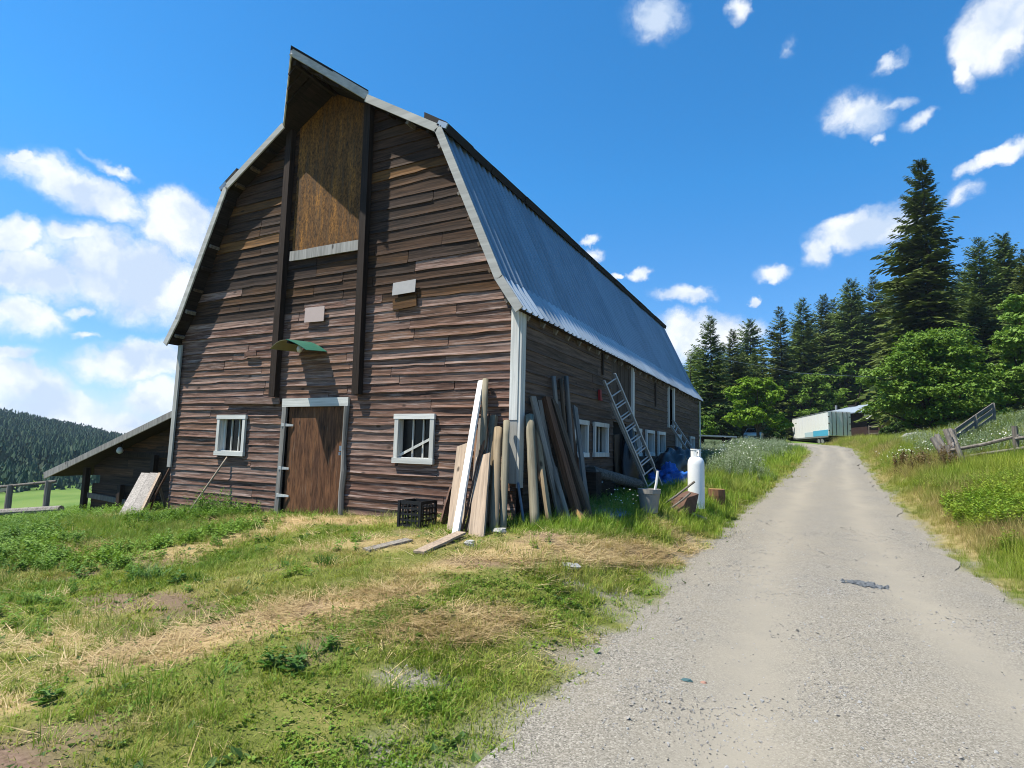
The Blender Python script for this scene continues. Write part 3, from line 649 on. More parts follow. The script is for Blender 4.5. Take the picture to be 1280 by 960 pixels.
for s in (1, -1):
    B = (XC + s * HB, RY0, 9.19 - HB * K)
    vs = [PK, (XC, RY0, 9.19), B]; lo = [(x, y, z - .075) for x, y, z in vs]; hi = [(x, y, z + .012) for x, y, z in vs]
    mb = MB(); mb.add(lo + hi, [(0, 1, 2), (5, 4, 3), (0, 2, 5, 3), (1, 0, 3, 4), (2, 1, 4, 5)]); mb.build('hood_deck', M['soffit'], roof)
    tp = [(XC, -1.24, 9.34), (XC, RY0, 9.34), (B[0] + s * .03, RY0 + .0, B[2] + .135)]
    MB().add([(x, y, z) for x, y, z in tp] + [(x, y, z - .05) for x, y, z in tp], [(0, 1, 2), (5, 4, 3), (0, 2, 5, 3), (2, 1, 4, 5), (1, 0, 3, 4)]).build('hood_sheet', M['roof_edge'], roof)
    MB().bar((PK[0], PK[1] - .012, PK[2] + .03), (B[0], B[1] - .012, B[2] + .02), .03, .17, (0, 0, 1)).build('fascia', M['fascia'], roof)
    for i in range(3):      # boards and a bracket under the hood
        t = .25 + i * .22; y = -1.2 + t * .86; x1 = XC + s * HB * t * .9
        MB().bar((XC + s * .03, y, 9.08), (x1, y, 9.08 - abs(x1 - XC) * K), .11, .05).build('hood_board', M['soffit'], roof)
    pr = [(HB, 9.19 - HB * K), PROF[1], PROF[2], PROF[3]]
    for (a, az), (b, bz) in zip(pr[:-1], pr[1:]):
        MB().bar((XC + s * a, RY0 - .018, az - .035), (XC + s * b, RY0 - .018, bz - .045), .032, .15, (0, 0, 1)).build('fascia', M['fascia'], roof)
    MB().bar((XC + s * PROF[1][0], RY0 - .019, PROF[1][1] + .06), (XC + s * (PROF[1][0] + .2), RY0 - .019, PROF[1][1] - .05), .03, .10).build('fascia', M['roof'], roof)
    pr = PROF[1:]; d = .25
    for (a, az), (b, bz) in zip(PROF[:-1], PROF[1:]):
        L = math.hypot(b - a, bz - az); n = int(L / .52)
        for i in range(n):
            t = (i + .6) / n; x = a + (b - a) * t; z = az + (bz - az) * t; nx, nz = (az - bz) / L, (b - a) / L
            if a == 0 and x < 1.3: continue
            w = random.uniform(.05, .085)
            MB().box((XC + s * (x - nx * .13), -.165, z - nz * .13), (w, .22, w), rot=(0, s * math.atan2(az - bz, b - a), 0)).build('lookout', random.choice([M['brown_wood'], M['soffit'], M['grey_wood']]), roof)
MB().bar((XC, -1.12, 9.05), (XC, .1, 9.05), .08, .12).build('ridge_beam', M['soffit'], roof)
for i in range(29):
    y = .12 + i * .62; MB().box((.03 + random.uniform(-.01, .01), y, 3.83), (.13, .06, .09), rot=(0, R(30), 0)).build('rafter_tail', M['grey_wood'], roof)
# side wall trim strips
MB().lohi((-.01, 6.84, 2.42), (.06, 6.97, 3.93)).build('door_trim', M['trim'], barn)
MB().lohi((.0, 11.42, 2.42), (.065, 11.57, 3.9)).build('door_trim', M['trim'], barn)
MB().lohi((.0, 12.32, 2.45), (.065, 12.48, 3.9)).build('door_trim', M['trim'], barn)
MB().lohi((.03, 9.5, 3.0), (.055, 9.62, 3.75)).build('batten', M['dark_wood'], barn)
MB().lohi((.03, 4.2, 3.35), (.055, 4.3, 3.85)).build('batten', M['dark_wood'], barn)
for y0, y1, mt in ((5.16, 5.62, 'brown_wood'),): MB().bar((.10, y0 + .25, .5), (.05, y0 + .15, 2.0), .42, .03, (1, 0, 0)).build('plank_door', M[mt], barn)
# tin awning over the door
aw = empty('awning', (-4.75, 0, 3.5), label='bent green tin awning with a bulb over the brown door', cat='awning')
def wing(x0, z0, x1, z1, y0, y1, mat, curve=.0, n=5):
    vs = []; 
    for j in range(2):
        for i in range(n + 1):
            t = i / n; y = (y0[0] + (y0[1] - y0[0]) * t) if j == 0 else (y1[0] + (y1[1] - y1[0]) * t)
            vs.append((x0 + (x1 - x0) * t, y, z0 + (z1 - z0) * t + curve * math.sin(t * math.pi) - .05 * j))
    vs += [(x, y, z - .012) for x, y, z in vs]; k = n + 1; fs = []
    for i in range(n): fs += [(i, i + 1, k + i + 1, k + i), (2 * k + i, 3 * k + i, 3 * k + i + 1, 2 * k + i + 1), (k + i, k + i + 1, 3 * k + i + 1, 3 * k + i), (i + 1, i, 2 * k + i, 2 * k + i + 1)]
    return MB().add(vs, fs + [(0, k, 3 * k, 2 * k), (n, 2 * k + n, 3 * k + n, k + n)])
wing(-4.80, 3.68, -4.34, 3.46, (-.03, -.03), (-.66, -.56), M['green_tin'], .02).build('green_sheet', M['green_tin'], aw)
wing(-4.81, 3.67, -5.14, 3.50, (-.03, -.03), (-.66, -.74), M['olive_tin'], .05).build('olive_sheet', M['olive_tin'], aw)
MB().bar((-4.8, -.03, 3.60), (-4.8, -.62, 3.58), .04, .05).build('bracket', M['steel_dark'], aw)
MB().lathe([(0, -.07), (.045, -.05), (.06, 0), (.045, .05), (.02, .08), (0, .08)], (-4.68, -.42, 3.46), 12).build('bulb', M['bone'], aw, smooth_=True)

# ------------------------------------------------------------------ lean-to shed left of the barn
shed = empty('lean_to_shed', (-11.5, 2.5, -.6), label='low dark open lean-to shed with sloping roof on left side of barn', cat='shed')
def shed_z(x): return .70 + (x + 15.0) * (2.52 - .70) / (15.0 - 9.12)
SX0, SX1 = -15.62, -9.1; SY = .42
sz0 = shed_z(SX0)
mb = MB(); prism_y(mb, [(SX0, sz0), (SX1, shed_z(SX1)), (SX1, shed_z(SX1) - .06), (SX0, sz0 - .06)][::-1], SY, 9.0); srf = mb.build('roof', M['soffit'], shed)
for i in range(9):
    y0 = SY - .03 + i * .96; mb = MB(); prism_y(mb, [(SX0 - .06, sz0 + .02), (SX1, shed_z(SX1) + .045), (SX1, shed_z(SX1) + .012), (SX0 - .06, sz0 + .004)][::-1], y0, y0 + .95); mb.build('roof_sheet', M['roof_edge'], srf)
MB().bar((SX0 + 1.2, SY - .02, shed_z(SX0 + 1.2) - .04), (SX1, SY - .02, shed_z(SX1) - .04), .035, .16).build('fascia', M['trim_old'], srf)
MB().bar((SX0 - .03, SY - .024, sz0 - .035), (SX0 + 1.19, SY - .024, shed_z(SX0 + 1.19) - .035), .035, .19).build('fascia', M['trim_old'], srf)
WY = .95
swall = MB().lohi((-14.2, WY + .04, -1.6), (-9.1, WY + .09, -.35)).build('shed_wall', M['backing'], shed)
z = -1.3
while z < 2.4:
    h = random.uniform(.2, .27); xt_, xa = [max(-14.15, -15.0 + (q + .10 - .70) / ((2.52 - .70) / 5.88)) for q in (z + h, z)]
    if xa < -9.4:
        x = xa
        while x < -9.12:
            x2 = min(-9.1, x + random.uniform(1.6, 3.4)); x2 = -9.1 if -9.1 - x2 < .5 else x2
            if not (.30 < z + h / 2 < .58 and x < -13.75):
                mb = MB(); lap_board(mb, 0, x, x2 - .004, xt_ if x == xa else x, x2 - .004, z, z + h + .02, .6); mb.v = [(p[0], p[1] + WY, p[2]) for p in mb.v]; mb.build('board', M['shed_board'], swall)
            elif x2 > -13.8:
                mb = MB(); lap_board(mb, 0, -13.8, x2 - .004, -13.8, x2 - .004, z, z + h + .02, .6); mb.v = [(p[0], p[1] + WY, p[2]) for p in mb.v]; mb.build('board', M['shed_board'], swall)
            x = x2
    z += h
MB().lohi((-13.78, WY + .05, -.4), (-9.1, WY + .09, 1.0)).build('inner_wall', M['backing'], shed)
MB().bar((-14.3, WY - .10, -.02), (-9.9, WY - .12, -.22), .05, .14, seg=4, jit=.006).build('rail', M['grey_wood'], shed)
MB().bar((-13.0, WY - .08, 1.15), (-9.1, WY - .08, 1.22), .05, .12, seg=3, jit=.006).build('rail', M['dark_wood'], shed)
for x, zt in ((-14.25, .75), (-12.5, .35), (-11.1, 1.2)): MB().bar((x, WY - .15, -1.6), (x + .02, WY - .15, zt), .15, .13, (0, -1, 0)).build('post', M['dark_wood'], shed)
for i in range(6): MB().bar((-14.2, 1.0 + i * 1.6, .72), (-9.1, 1.0 + i * 1.6, 2.3), .05, .14).build('rafter', M['soffit'], shed)
MB().lohi((-14.3, 8.8, -2.5), (-9.1, 8.85, .4)).build('shed_end_wall', M['shed_board'], shed)
lamp = empty('shed_lamp', (-12.25, .52, 1.28), label='small round white lamp under the lean-to roof', cat='lamp')
MB().lathe([(0, -.09), (.06, -.06), (.085, .0), (.06, .07), (.03, .10), (0, .10)], (-12.25, .55, 1.28), 12).build('shade', M['bone'], lamp, smooth_=True)
MB().bar((-12.25, .55, 1.36), (-12.25, .62, 1.55), .03, .03).build('bracket', M['steel_dark'], lamp)

# ------------------------------------------------------------------ boards, posts, poles leaning on the barn
def leaner(name, lab, cat, p0, p1, w, t, mat, group=None, rnd=False, taper=.92, face=None, bend=.0, sink=.06):
    """a board (w x t) or round post (rnd, diameter w) from foot p0 to head p1, local z along its length"""
    p0 = Vector(p0); p1 = Vector(p1); a = (p1 - p0).normalized(); p0 = p0 - a * sink; L = (p1 - p0).length
    mb = MB()
    if rnd:
        n = 7; pts = [(bend * math.sin(i / n * math.pi), bend * .5 * math.sin(i / n * 5), L * i / n) for i in range(n + 1)]
        mb.tube(pts, [w / 2 * (1 + (taper - 1) * i / n) * random.uniform(.97, 1.03) for i in range(n + 1)], 12, jit=.03)
    else: mb.bar((0, 0, 0), (0, 0, L), w, t, (0, 1, 0), 6, min(.004, t * .15))
    o = mb.build(name, mat, smooth_=rnd)
    tag(o, lab, cat, group)
    z = a; f = Vector(face) if face else Vector((0, -1, .3)); y = (f - z * f.dot(z)).normalized(); x = y.cross(z)
    mm = Matrix((x, y, z)).transposed().to_4x4(); mm.translation = p0; o.matrix_world = mm
    return o
GG = 'timber leaning by the front corner'
leaner('plank', 'weathered tan plank leaning left of the long white pole', 'plank', (-.42, -1.18, gz(-.42, -1.18)), (-.98, -.10, 1.66), .28, .03, M['tan_wood'], GG)
leaner('lath', 'thin pale lath leaning just left of the white pole foot', 'lath', (-.25, -1.4, gz(-.25, -1.4)), (-.90, -.30, 1.13), .05, .03, M['tan_wood'], GG)
leaner('gutter_pole', 'long straight white pole leaning on the front wall', 'pole', (-.14, -1.62, gz(-.14, -1.62)), (-.70, -.08, 2.74), .095, .05, M['white'], GG)
leaner('post', 'tall grey round post leaning behind the white pole', 'post', (-.20, -.85, gz(-.2, -.85)), (-.60, -.11, 2.76), .115, 0, M['post_green'], GG, True)
leaner('strip', 'narrow grey strip standing right behind the white pole', 'strip', (-.2, -1.15, gz(-.2, -1.15)), (-.66, -.12, 2.1), .06, .03, M['grey_wood'], GG)
for k, (dx, top, mt) in enumerate(((0, 2.13, 'red_wood'), (.035, 2.18, 'red_wood'), (.07, 2.05, 'brown_wood'), (.10, 1.95, 'grey_wood'))):
    leaner('rod', 'thin rusty brown rod in the slanting bundle of rods by the white pole', 'rod', (-.12 + dx * 1.3, -1.50 + dx, gz(-.12, -1.5)), (-.52 + dx * .6, -.12, top), .035, .035, M[mt], 'bundle of thin rods', True, 1)
leaner('stake', 'rough split stake with a broken top beside the rod bundle', 'stake', (-.22, -.75, gz(-.2, -.75)), (-.43, -.10, 2.14), .12, .09, M['post_green'], GG)
leaner('plank', 'wide pale plank in front with a square cut top', 'plank', (.14, -1.52, gz(.14, -1.52)), (-.30, -.62, 1.50), .24, .04, M['tan_wood'], GG)
leaner('post', 'short yellowish round post half hidden behind the wide pale plank', 'post', (.0, -1.05, gz(0, -1.05)), (-.40, -.16, 1.90), .13, 0, M['post_tan'], GG, True)
leaner('post', 'thick tan round post just right of the wide pale plank', 'post', (.20, -1.15, gz(.2, -1.15)), (-.30, -.17, 1.93), .14, 0, M['post_tan'], GG, True, 1.0)
leaner('post', 'tan round post nearest to the white corner board', 'post', (.24, -.95, gz(.24, -.95)), (-.13, -.20, 2.05), .12, 0, M['post_green'], GG, True, .9)
leaner('downpipe', 'thin blue grey pipe below the corner board', 'pipe', (.27, -.3, gz(.27, -.3)), (.06, -.12, 1.07), .045, 0, M['pipe_blue'], None, True, 1)
GS = 'timber leaning on the shaded side wall'
S = lambda n, lab, cat, b, t, w, th, mt, **k: leaner(n, lab, cat, (*b, gz(*b)), t, w, th, M[mt], GS, face=(1, -.3, .3), **k)
S('post', 'thick greenish round post first right of the corner', 'post', (.56, -.52), (.13, .12, 2.16), .145, 0, 'post_green', rnd=True, taper=1)
S('post', 'slim tan round post second right of the corner', 'post', (.58, -.02), (.11, .40, 2.08), .105, 0, 'post_tan', rnd=True)
S('plank', 'long grey plank crossing behind the slim tan post', 'plank', (.60, .40), (.08, .34, 2.50), .12, .05, 'grey_wood')
S('plank', 'grey board between the long grey plank and the red brown beam', 'plank', (.46, .72), (.07, .62, 2.46), .10, .04, 'grey_wood')
S('beam', 'red brown beam with a dark blunt lower end', 'beam', (.85, .55), (.09, .86, 2.52), .13, .11, 'red_wood')
S('pole', 'long dark grey pole slanting furthest to the right at its foot', 'pole', (.95, .80), (.10, 1.15, 2.50), .12, .10, 'brown_wood')
S('pole', 'thin grey pole with its top standing well above the planks', 'pole', (.42, 1.05), (.08, 1.22, 2.95), .09, 0, 'grey_wood', rnd=True)
S('pole', 'tallest grey pole with rounded top beside the first side window', 'pole', (.50, 1.35), (.09, 1.82, 3.02), .10, 0, 'grey_wood', rnd=True)
S('pole', 'dark pole close behind the tallest grey pole', 'pole', (.44, 1.28), (.06, 1.62, 2.95), .08, 0, 'brown_wood', rnd=True)
S('plank', 'broad grey brown plank left of the reddish plank', 'plank', (.52, 1.2), (.07, 1.54, 2.50), .15, .04, 'grey_wood')
S('plank', 'reddish brown plank below the tallest pole', 'plank', (.62, 1.30), (.07, 2.0, 2.44), .15, .04, 'red_wood')
S('plank', 'outermost grey plank against the first side window', 'plank', (.85, 1.02), (.08, 2.36, 2.47), .11, .04, 'grey_wood')
S('board', 'short fresh orange board propped low in front of the grey poles', 'board', (.98, .42), (.42, .98, 1.02), .14, .05, 'fresh_wood')
S('post', 'short square grey post upright under the beam end', 'post', (.62, .45), (.34, .62, 1.30), .12, .12, 'grey_wood')
for b, t, w, th, mt, lab, rd in (((.50, .10), (.07, .25, 2.2), .09, .04, 'brown_wood', 'dark narrow board in the gap behind the two front posts', False), ((.40, .55), (.06, .75, 2.3), .10, .04, 'brown_wood', 'dark board behind the red brown beam', False),
                               ((.70, .92), (.07, 1.38, 2.35), .13, .035, 'grey_wood', 'rough grey board between the dark slanting pole and the tall pole', False), ((.55, 1.55), (.06, 2.15, 2.2), .10, .04, 'grey_wood', 'grey lath half hidden behind the outermost plank', False),
                               ((.78, .30), (.10, .62, 2.05), .09, 0, 'grey_wood', 'thin round pole in front of the crossing grey plank', True), ((.66, .62), (.08, 1.02, 2.28), .10, .05, 'brown_wood', 'split brown rail right of the red brown beam', False)):
    S('pole' if rd else 'board', lab, 'pole' if rd else 'board', b, t, w, th, mt, rnd=rd)
for b, t, w, th, mt, lab in (((-.05, -.95), (-.30, -.10, 1.72), .11, .03, 'brown_wood', 'dark brown board behind the round posts'), ((-.30, -.90), (-.74, -.09, 1.9), .07, .03, 'red_wood', 'narrow reddish strip between tan plank and white pole'), ((.05, -1.30), (-.44, -.30, 1.78), .07, .03, 'grey_wood', 'pale grey lath beside the rod bundle')):
    leaner('board', lab, 'board', (*b, gz(*b)), t, w, th, M[mt], GG)
lg = MB(); n = 12
p0, p1 = Vector((.20, 3.0, 1.17)), Vector((.75, 5.1, gz(.75, 5.1) + .10))
lg.tube([(0, 0, (p1 - p0).length * i / n) for i in range(n + 1)], [.125 * (1 + random.uniform(-.04, .04)) for i in range(n + 1)], 14, jit=.04)
o = lg.build('log', M['log'])
tag(o, 'grey weathered log lying slanted below the side windows', 'log')
a = (p1 - p0).normalized(); o.rotation_euler = a.to_track_quat('Z', 'Y').to_euler(); o.location = p0
support = MB().box((.22, 3.02, gz(.22, 3.02) + .24), (.3, .35, .64)).box((.4, 3.5, gz(.4, 3.5) + .12), (.3, .3, .4), rot=(0, 0, .3)).build('wood_block', M['shed_board']); tag(support, 'dark wooden block under the upper end of the grey log', 'block')
# ladders
def ladder(name, lab, p0, p1, w, n, mat, ext=0.0, across=(.3, .95, 0)):
    p0 = Vector(p0); p1 = Vector(p1); r = empty(name, p0, label=lab, cat='ladder'); a = (p1 - p0).normalized(); sd = Vector(across); sd = (sd - a * sd.dot(a)).normalized(); up = sd.cross(a)
    for k in range(2 if ext else 1):
        q0 = p0 + a * ext * k + up * .05 * k; q1 = p1 - (a * ext if k == 0 and ext else Vector()) + up * .05 * k; ww = w - .05 * k
        for s in (-1, 1):
            MB().bar(q0 + sd * s * ww / 2, q1 + sd * s * ww / 2, .028, .075, up).build('rail', mat, r)
        L = (q1 - q0).length; nn = int(L / .3)
        for i in range(nn):
            c = q0 + a * (.2 + i * .3); MB().tube([c - sd * ww / 2, c + sd * ww / 2], .017, 8).build('rung', mat, r)
    return r
ladder('ladder', 'long aluminium extension ladder leaning by the grey pot', (1.02, 5.28, gz(.98, 5.28) + .0), (.24, 3.98, 3.26), .42, 10, M['alu'], .55, (.5, .82, 0))
ladder('ladder', 'grey ladder rising to the narrow white trimmed doorway', (.95, 12.7, gz(.95, 12.7)), (.08, 11.75, 2.6), .36, 8, M['alu'])
o = MB().box((.06, 3.98, 2.86), (.05, .10, .24), rot=(.1, 0, 0)).box((.06, 4.03, 2.76), (.04, .16, .05)).build('red_rag', M['red_paint']); tag(o, 'small red rag hanging on the wall behind the ladder top', 'rag')
# grey pot and stick
pot = empty('plant_pot', (1.52, 2.55, gz(1.52, 2.55)), label='large grey plastic pot under the ladder foot', cat='pot')
b0 = gz(1.52, 2.55)
MB().lathe([(0, 0), (.155, 0), (.20, .36), (.215, .36), (.215, .44), (.195, .44), (.19, .36), (.15, .03), (0, .03)], (1.52, 2.55, b0), 24).build('pot_body', M['pot'], pot, smooth_=False)
MB().lathe([(0, .30), (.18, .30)], (1.52, 2.55, b0), 20).build('soil', M['backing'], pot)
o = MB().tube([(1.56, 2.58, b0 + .12), (1.64, 2.62, b0 + .55), (1.66, 2.66, b0 + .78)], .025, 8).build('white_pipe', M['white']); tag(o, 'short white pipe sticking out of the grey pot', 'pipe')
# propane tank
tx, ty = 2.0, 4.9; tz = gz(tx, ty); tank = empty('propane_tank', (tx, ty, tz), label='tall white propane cylinder standing in the grass', cat='gas tank')
MB().lathe([(0, .03), (.155, .03), (.175, .08), (.18, .14), (.18, .96), (.17, 1.04), (.14, 1.10), (.09, 1.14), (0, 1.15)], (tx, ty, tz), 28).build('tank_body', M['white_metal'], tank, smooth_=True)
MB().lathe([(.17, 0), (.175, .0), (.175, .09), (.17, .09)], (tx, ty, tz), 24).build('foot_ring', M['white_metal'], tank)
mb = MB()
for k in range(10):
    if k in (3, 8): continue
    t0, t1 = 2 * math.pi * k / 10, 2 * math.pi * (k + 1) / 10
    mb.add([(tx + r * math.cos(t), ty + r * math.sin(t), tz + z) for z in (1.10, 1.29) for r in (.10, .112) for t in (t0, t1)], [(0, 1, 5, 4), (3, 2, 6, 7), (4, 5, 7, 6), (0, 4, 6, 2), (1, 3, 7, 5)])
mb.lathe([(.098, 1.275), (.118, 1.275), (.118, 1.305), (.098, 1.305), (.098, 1.275)], (tx, ty, tz), 20)
mb.build('collar', M['white_metal'], tank)
MB().lathe([(0, 1.14), (.03, 1.14), (.03, 1.2), (.05, 1.21), (.05, 1.24), (0, 1.24)], (tx, ty, tz), 12).build('valve', M['galv'], tank)
# rusty wheelbarrow tipped over
bx, by = 1.86, 3.75; bz = gz(bx, by) - .06; wb = empty('wheelbarrow', (bx, by, bz), label='rusty wheelbarrow tray tipped on its side before the white cylinder', cat='wheelbarrow')
tray = [(-.32, -.10, .02), (.02, -.28, .0), (.28, .16, .10), (-.02, .32, .14), (-.12, .05, .40), (.16, -.08, .38), (.34, .22, .46), (.08, .34, .50)]
tr = MB(); tr.add([(bx + p[0], by + p[1], bz + p[2]) for p in tray], [(0, 1, 5, 4), (1, 2, 6, 5), (3, 0, 4, 7), (4, 5, 6, 7)]); tr.add([(bx + p[0] * .96, by + p[1] * .96, bz + p[2] * .97 + .005) for p in tray], [(4, 5, 1, 0), (5, 6, 2, 1), (7, 4, 0, 3), (7, 6, 5, 4)])
tr.build('tray', M['rust'], wb)
MB().tube([(bx - .34, by - .16, bz + .20), (bx - .05, by - .1, bz + .42), (bx + .30, by + .0, bz + .72)], .022, 8).build('handle', M['grey_wood'], wb)
MB().tube([(bx - .20, by - .22, bz + .12), (bx + .1, by - .2, bz + .36), (bx + .24, by - .16, bz + .5)], .02, 8).build('handle', M['grey_wood'], wb)
MB().add([(bx - .36 + .17 * math.cos(t) * .5, by - .18 + .05 * s, bz + .16 + .17 * math.sin(t)) for s in (-1, 1) for t in [2 * math.pi * k / 14 for k in range(14)]], [tuple(range(14))[::-1], tuple(range(14, 28))] + [(k, (k + 1) % 14, 14 + (k + 1) % 14, 14 + k) for k in range(14)]).build('wheel', M['rust'], wb)
o = MB().tube([(2.02, 4.05, gz(2.05, 4.1) + .05), (2.30, 4.22, gz(2.3, 4.2) + .05)], .045, 9, jit=.05).build('wood_log', M['tan_wood']); tag(o, 'short pale wood billet on the grass below the cylinder', 'log')
sb = empty('wood_slab', (2.25, 6.3, gz(2.25, 6.3)), label='orange topped cut tree block right behind the white cylinder', cat='wood block')
MB().lathe([(0, .36), (.19, .36)], (2.25, 6.3, gz(2.25, 6.3)), 10).build('cut_face', M['fresh_wood'], sb)
MB().lathe([(.18, 0), (.20, .2), (.19, .36)], (2.25, 6.3, gz(2.25, 6.3)), 10).build('bark_side', M['red_wood'], sb)
# black bags and blue tarp
def lump(name, lab, cat, c, r, mat, seed, ridge=.22, squash=1.0, n=26):
    V = []; F = []; m = n // 2
    for i in range(m + 1):
        for k in range(n):
            th = math.pi * .5 * i / m; ph = 2 * math.pi * k / n; V.append((math.cos(ph) * math.cos(th), math.sin(ph) * math.cos(th), math.sin(th)))
    V = np.array(V); x, y = V[:, 0] * 2 + seed, V[:, 1] * 2 + V[:, 2] * 1.7 + seed
    d = 1 + (fbm(x, y, 1.0, 3) - .5) * ridge * 2.4 + np.abs(fbm(x + 5, y, 3, 3) - .5) * ridge * 1.6
    V = V * d[:, None] * np.array(r); V[:, 2] -= .05
    F = [(i * n + k, i * n + (k + 1) % n, i * n + n + (k + 1) % n, i * n + n + k) for i in range(m) for k in range(n)]
    me = np_mesh(name, V + np.array(c), np.array(F), [mat], smooth_=True); return link(name, me, label=lab, cat=cat)
lump('black_bag', 'heap of black plastic bags below the third side window', 'bag', (.72, 8.3, gz(.7, 8.3)), (.55, 1.0, .80), M['black_bag'], 3)
lump('black_bag', 'black plastic bag nearest the far windows', 'bag', (.65, 10.3, gz(.7, 10.3)), (.5, .8, .78), M['black_bag'], 8)
lump('blue_tarp', 'crumpled blue tarp over a heap beside the ladder', 'tarp', (1.05, 7.0, gz(1, 7)), (.48, .62, .42), M['blue_tarp'], 12, ridge=.5, n=48)
lump('black_bag', 'dark plastic sheet slumped against the doorway behind the ladder', 'plastic sheet', (.30, 5.75, gz(.3, 5.7)), (.22, .45, 1.5), M['black_bag'], 21)
lump('grey_sheet', 'grey plastic sheet lying in grass below the leaning planks', 'sheet', (1.05, 1.55, gz(1.05, 1.55)), (.40, .62, .10), M['pipe_blue'], 31)
# crate and rusty sheet by the front wall
cx, cy = -1.28, -.95; cz = gz(cx, cy) - .01; ct = empty('crate', (cx, cy, cz), label='black plastic milk crate standing against the front wall', cat='crate')
CW, CD, CH = .40, .40, .40
for sx, sy in ((-1, -1), (1, -1), (1, 1), (-1, 1)): MB().box((cx + sx * CW / 2, cy + sy * CD / 2, cz + CH / 2), (.04, .04, CH)).build('corner_post', M['black_plastic'], ct)
mb = MB()
for s in (-1, 1):
    for k in range(5):
        z = cz + .02 + k * (CH - .04) / 4; hh = .03 if k not in (0, 4) else .05
        mb.box((cx, cy + s * CD / 2, z), (CW - .04, .018, hh)); mb.box((cx + s * CW / 2, cy, z), (.018, CD - .04, hh))
    for k in range(1, 5):
        mb.box((cx - CW / 2 + k * CW / 5, cy + s * (CD / 2 - .002), cz + CH / 2 - .02), (.022, .012, CH - .08)); mb.box((cx + s * (CW / 2 - .002), cy - CD / 2 + k * CD / 5, cz + CH / 2 - .02), (.012, .022, CH - .08))
mb.build('side_grid', M['black_plastic'], ct); MB().box((cx, cy, cz + .02), (CW - .05, CD - .05, .02)).build('base', M['black_plastic'], ct)
leaner('rusty_sheet', 'rusty metal sheet propped beside the black crate', 'metal sheet', (-.88, -.72, gz(-.88, -.72)), (-.98, -.35, .86), .03, .34, M['rust'])
# loose things on the ground
o = MB().bar((.05, -2.72, gz(.05, -2.72) + .03), (.02, -1.72, gz(.02, -1.72) + .06), .15, .03, seg=4, jit=.004).build('plank', M['tan_wood']); tag(o, 'tan plank lying flat on the grass before the leaning timber', 'plank')
o = MB().bar((-.72, -2.75, gz(-.72, -2.75) + .02), (-.52, -2.15, gz(-.52, -2.15) + .03), .17, .03).build('plank', M['grey_wood']); tag(o, 'short grey board half sunk in the dry grass', 'board')
def rock(name, lab, c, r, mat, seed, group=None, par=None):
    rg = np.random.default_rng(seed); bm_v = []; n = 8
    V = [(0, 0, 1)] + [(math.cos(2 * math.pi * (k + .5 * i) / n) * math.cos(e), math.sin(2 * math.pi * (k + .5 * i) / n) * math.cos(e), math.sin(e)) for i, e in enumerate((.75, .1, -.6)) for k in range(n)]
    V = np.array(V) * (1 + rg.uniform(-.22, .22, (len(V), 1))) * np.array(r) + np.array(c)
    F = [(0, 1 + k, 1 + (k + 1) % n) for k in range(n)]; me_f = [tuple(f) for f in F]
    for i in range(2): me_f += [(1 + i * n + k, 1 + i * n + n + k, 1 + i * n + n + (k + 1) % n, 1 + i * n + (k + 1) % n) for k in range(n)]
    mb = MB(); mb.add([tuple(v) for v in V], me_f); o = mb.build(name, mat); return tag(o, lab, 'rock' if lab else None, group)
rock('stone', 'pale stone beside the flat tan plank end', (.36, -2.05, gz(.36, -2.05) + .02), (.08, .06, .045), M['stone'], 1)
rock('stone', 'pale flat stone alone in the dry verge grass', (1.66, -1.92, gz(1.66, -1.92) + .02), (.13, .07, .04), M['stone'], 2)
rock('stone', 'grey stone at the foot of the tan posts', (.33, -1.2, gz(.33, -1.2) + .02), (.12, .10, .06), M['stone'], 3)
rock('scrap', 'small dark blue green scrap on the near gravel', (3.35, -3.92, float(road_z(np.array(3.35), np.array(-3.92))) + .004), (.042, .025, .012), M['blue_stone'], 4)
rock('stone', 'small reddish stone next to the blue green scrap', (3.46, -3.88, float(road_z(np.array(3.46), np.array(-3.88))) + .003), (.022, .018, .012), M['red_stone'], 5)
rock('boulder', 'white boulder on the grass below the big leafy tree', (9.1, 25.0, gz(9.1, 25) + .1), (.7, .35, .3), M['stone'], 6)
for i, (x, y, s) in enumerate(((7.4, 47, .5), (8.0, 48, .4), (8.4, 49, .5), (9.2, 50, .6), (8.1, 47, .35), (9.9, 51, .45), (10.4, 49.5, .5))):
    rock('boulder', 'pale boulder in the rock pile behind the trailer end', (x, y, gz(x, y) + .2), (s, s * .8, s * .7), M['stone'], 20 + i, 'rock pile near the trailer')
mb = MB(); rg = np.random.default_rng(3)
for k in range(120):
    a = rg.uniform(0, 6.28); r = rg.random() ** .8; x, y = 4.8 + math.cos(a) * r * .25 * (.7 + .5 * math.sin(a * 3) ** 2), .2 + math.sin(a) * r * .17; s = rg.uniform(.010, .026)
    mb.box((x, y, float(road_z(np.array(x), np.array(y))) + .004 + .012 * (1 - r)), (s * 1.6, s * 1.3, s), rot=tuple(rg.uniform(-1, 1, 3)))
tag(mb.build('stone_heap', M['wet_stone']), 'low patch of dark crushed stone in the gravel road', 'crushed stone', kind='stuff')
